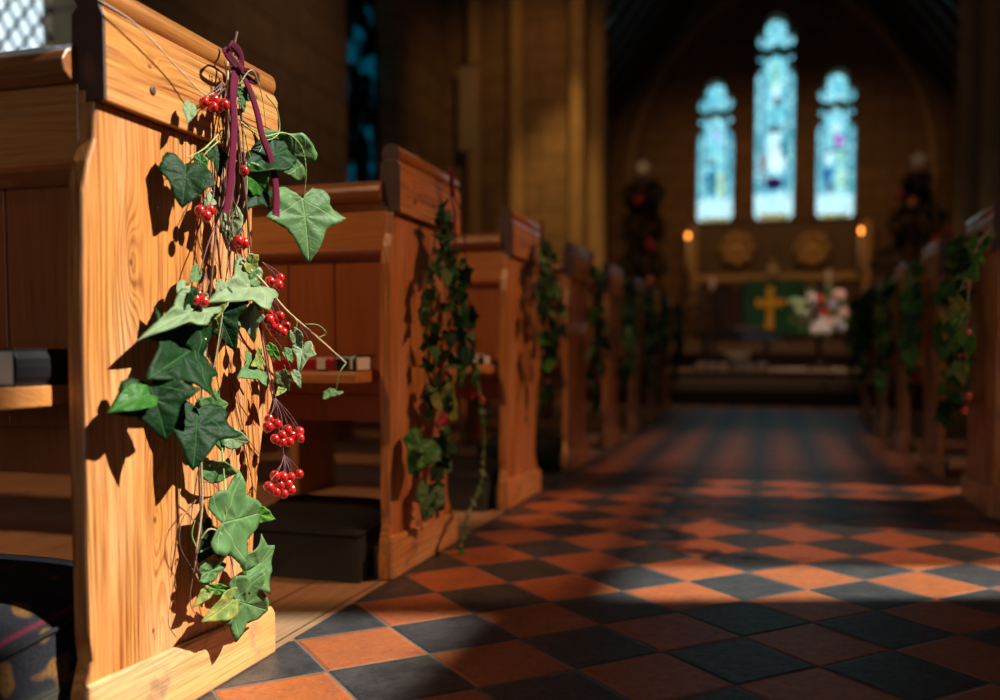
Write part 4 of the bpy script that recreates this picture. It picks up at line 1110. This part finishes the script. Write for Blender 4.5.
# table with white glasses and chairs on the chancel step
p = px(735, 330, 10.9)
t = thing('communion_table', 'low dark wooden table left of the gold cross at the chancel', 'table', (p.x, 10.9, .32))
MB().box(-.42, .42, -.22, .22, p.z-.36, p.z-.32).build('table_top', M['darkwood'], t, bevel=.006)
MB().box(-.38, .38, -.18, .18, p.z-.46, p.z-.361).build('apron', M['darkwood'], t)
for sx in (-1, 1):
    for sy in (-1, 1): MB().lathe([(.02, 0), (.035, .03), (.022, .08), (.035, .2), (.022, .3), (.03, p.z-.462)], (sx*.35, sy*.16, 0), 12).build('leg', M['darkwood'], t)
tz = p.z
q = px(749, 325, 10.85)
t = thing('open_bible', 'open book lying on the dark chancel table', 'book', (q.x, 10.85, tz))
MB().prism([(-.17, 0), (.17, 0), (.17, .025), (.08, .05), (0, .03), (-.08, .05), (-.17, .025)], 'y', -.11, .11).build('pages', M['pages'], t)
MB().box(-.18, .18, -.12, .12, -.0, .004).build('cover', M['bk_black'], t)
def stool(x, Y, lab, h=.45):
    t = thing('chancel_chair', lab, 'chair', (x, Y, .32), 0, 'dark chairs beside the altar steps')
    MB().box(-.22, .22, -.2, .2, h-.04, h).build('seat', M['darkwood'], t, bevel=.006)
    for sx in (-1, 1):
        for sy in (-1, 1): MB().box(sx*.2-.02, sx*.2+.02, sy*.18-.02, sy*.18+.02, 0, h-.041 if sy < 0 else 1.0).build('leg', M['darkwood'], t)
    for i in range(3): MB().box(-.18, .18, .17, .19, h+.12+i*.16, h+.2+i*.16).build('back_slat', M['altarwood'], t)
stool(px(697, 300, 11.5).x, 11.5, 'dark slatted chair at the far left of the chancel')
# row of small white votive pots on the floor in front of the table
for i, xp in enumerate((702, 713, 724, 748, 762)):
    q = px(xp, 364, 9.9)
    t = tag(MB().lathe([(.028, 0), (.042, .01), (.045, .075), (.05, .09), (.04, .09)], seg=14).build('votive_pot', M['foil'], None, (q.x, 9.72, .32)), 'small white pot on the chancel step, %s of five from the left' % ['first', 'second', 'third', 'fourth', 'last'][i], 'pot', 'white pots along the chancel step')
q = px(738, 350, 10.0); 
t = thing('white_bowl', 'white footed bowl among the small pots on the chancel step', 'bowl', (q.x, 9.95, .32))
MB().lathe([(.06, 0), (.04, .03), (.04, .08), (.12, .16), (.14, .2), (.13, .2), (.05, .11)], seg=18).build('bowl', M['foil'], t)
# pale banner on the nave corner wall
a, b = px(459, 66, YE-.12), px(476, 150, YE-.12)
t = thing('wall_banner', 'narrow pale cloth banner high in the far left corner', 'banner', ((a.x+b.x)/2, YE-.14, b.z))
M['banner'] = plain('banner_cloth', (.34, .27, .19), .8, var=.2, scale=15)
n = 12; w_ = (b.x-a.x)/2; pts = [(-w_+2*w_*i/n, .01*math.sin(i*1.7)) for i in range(n+1)]
MB().prism(pts+[(x, y+.008) for x, y in pts[::-1]], 'z', 0, a.z-b.z).build('cloth', M['banner'], t)
MB().tube([(-w_-.04, .0, a.z-b.z), (w_+.04, .0, a.z-b.z)], .014, 8).build('pole', M['darkwood'], t)

# ------------------------------------------------------------------ light
w = bpy.data.worlds.new('world'); bpy.context.scene.world = w; w.use_nodes = True
bg = w.node_tree.nodes['Background']; bg.inputs[0].default_value = (.89, .95, 1.0, 1); bg.inputs[1].default_value = 1.6
def light(name, typ, loc, energy, color, **kw):
    l = bpy.data.lights.new(name, typ); l.energy = energy; l.color = color
    for k, v in kw.items(): setattr(l, k, v)
    o = bpy.data.objects.new(name, l); C.objects.link(o); o.location = loc; return o
SUN = Vector((1.0, .32, 1.0))
s = light('sun', 'SUN', (6, 4, 8), 12.5, (1., .87, .72), angle=math.radians(.9)); s.rotation_euler = SUN.to_track_quat('Z', 'Y').to_euler()
# portal at the added west opening
po = light('west_opening_portal', 'AREA', (-.07, YW-.3, 1.9), 1, (1, 1, 1), shape='RECTANGLE', size=1.4, size_y=3.8); po.rotation_euler = (PI/2, 0, 0); po.data.cycles.is_portal = True
for c, ww, zz, zt in SWIN[:1]:
    q = light('window_portal', 'AREA', (XS+.3, c, 4.8), 1, (1, 1, 1), shape='RECTANGLE', size=ww, size_y=1.6); q.rotation_euler = (0, PI/2, 0); q.rotation_euler = Vector((1, 0, 0)).to_track_quat('Z', 'Y').to_euler(); q.data.cycles.is_portal = True
# warm lamps of the church, plus added fill spots
def spot(name, loc, to, e, deg, col=(1., .52, .20), rad=.08):
    l = light(name, 'SPOT', loc, e, col, shadow_soft_size=rad, spot_size=math.radians(deg), spot_blend=.9)
    l.rotation_euler = (Vector(loc)-Vector(to)).to_track_quat('Z', 'Y').to_euler()
spot('chancel_lamp_or_fill', (-1.2, 10.9, 5.2), (-.8, 15, 1.6), 110, 80)
spot('chancel_lamp_or_fill', (1.2, 10.9, 5.2), (.8, 15, 1.6), 110, 80)
spot('chancel_lamp_or_fill', (.3, 10.7, 5.4), (.0, 11.3, 0), 260, 70, (1., .60, .30))  # added fill to brighten the steps and chancel floor
spot('flower_lamp', (.9, 10.55, 5.3), (p_fl.x, 11.1, 1.0), 800, 16, (1., .80, .62))
spot('nave_lamp_or_fill', (-1.6, 7.6, 5.3), (-2.7, 9.9, 3.0), 95, 60, (1., .50, .14))
spot('nave_lamp_or_fill', (-1.7, 8.2, 5.4), (-2.27, 9.9, 2.3), 420, 22, (1., .58, .16))
spot('nave_lamp_or_fill', (-.07, 4.9, 5.6), (-.07, 5.1, 0), 230, 30, (1., .80, .66), .2)  # unseen fill put in over the aisle tiles
spot('nave_lamp_or_fill', (.6, 6.9, 5.5), (1.3, 8.8, 1.6), 60, 40, (1., .62, .34))  # added spot to bring up the right tree
spot('nave_lamp_or_fill', (-.9, 6.9, 5.5), (-1.2, 8.8, 1.6), 120, 40, (1., .62, .34))  # extra spot put in for the left tree
spot('nave_lamp_or_fill', (-2.4, -.9, 4.6), (-2.1, 2.3, .7), 520, 44, (1., .60, .30), .15)  # fill added behind the camera for pew backs and ledges
spot('nave_lamp_or_fill', (-2.0, 5.6, 5.5), (-3.0, 6.4, 2.0), 90, 70, (1., .56, .26), .15)  # added wash to lift the north wall

sc = bpy.context.scene
sc.view_settings.view_transform = 'Standard'; sc.view_settings.look = 'None'; sc.view_settings.gamma = 1; sc.view_settings.exposure = 0.
sc.view_settings.use_curve_mapping = False
sc.cycles.use_denoising = True; sc.cycles.max_bounces = 6; sc.cycles.diffuse_bounces = 4; sc.cycles.transparent_max_bounces = 12
sc.cycles.sample_clamp_indirect = 6; sc.cycles.caustics_reflective = False; sc.cycles.caustics_refractive = False
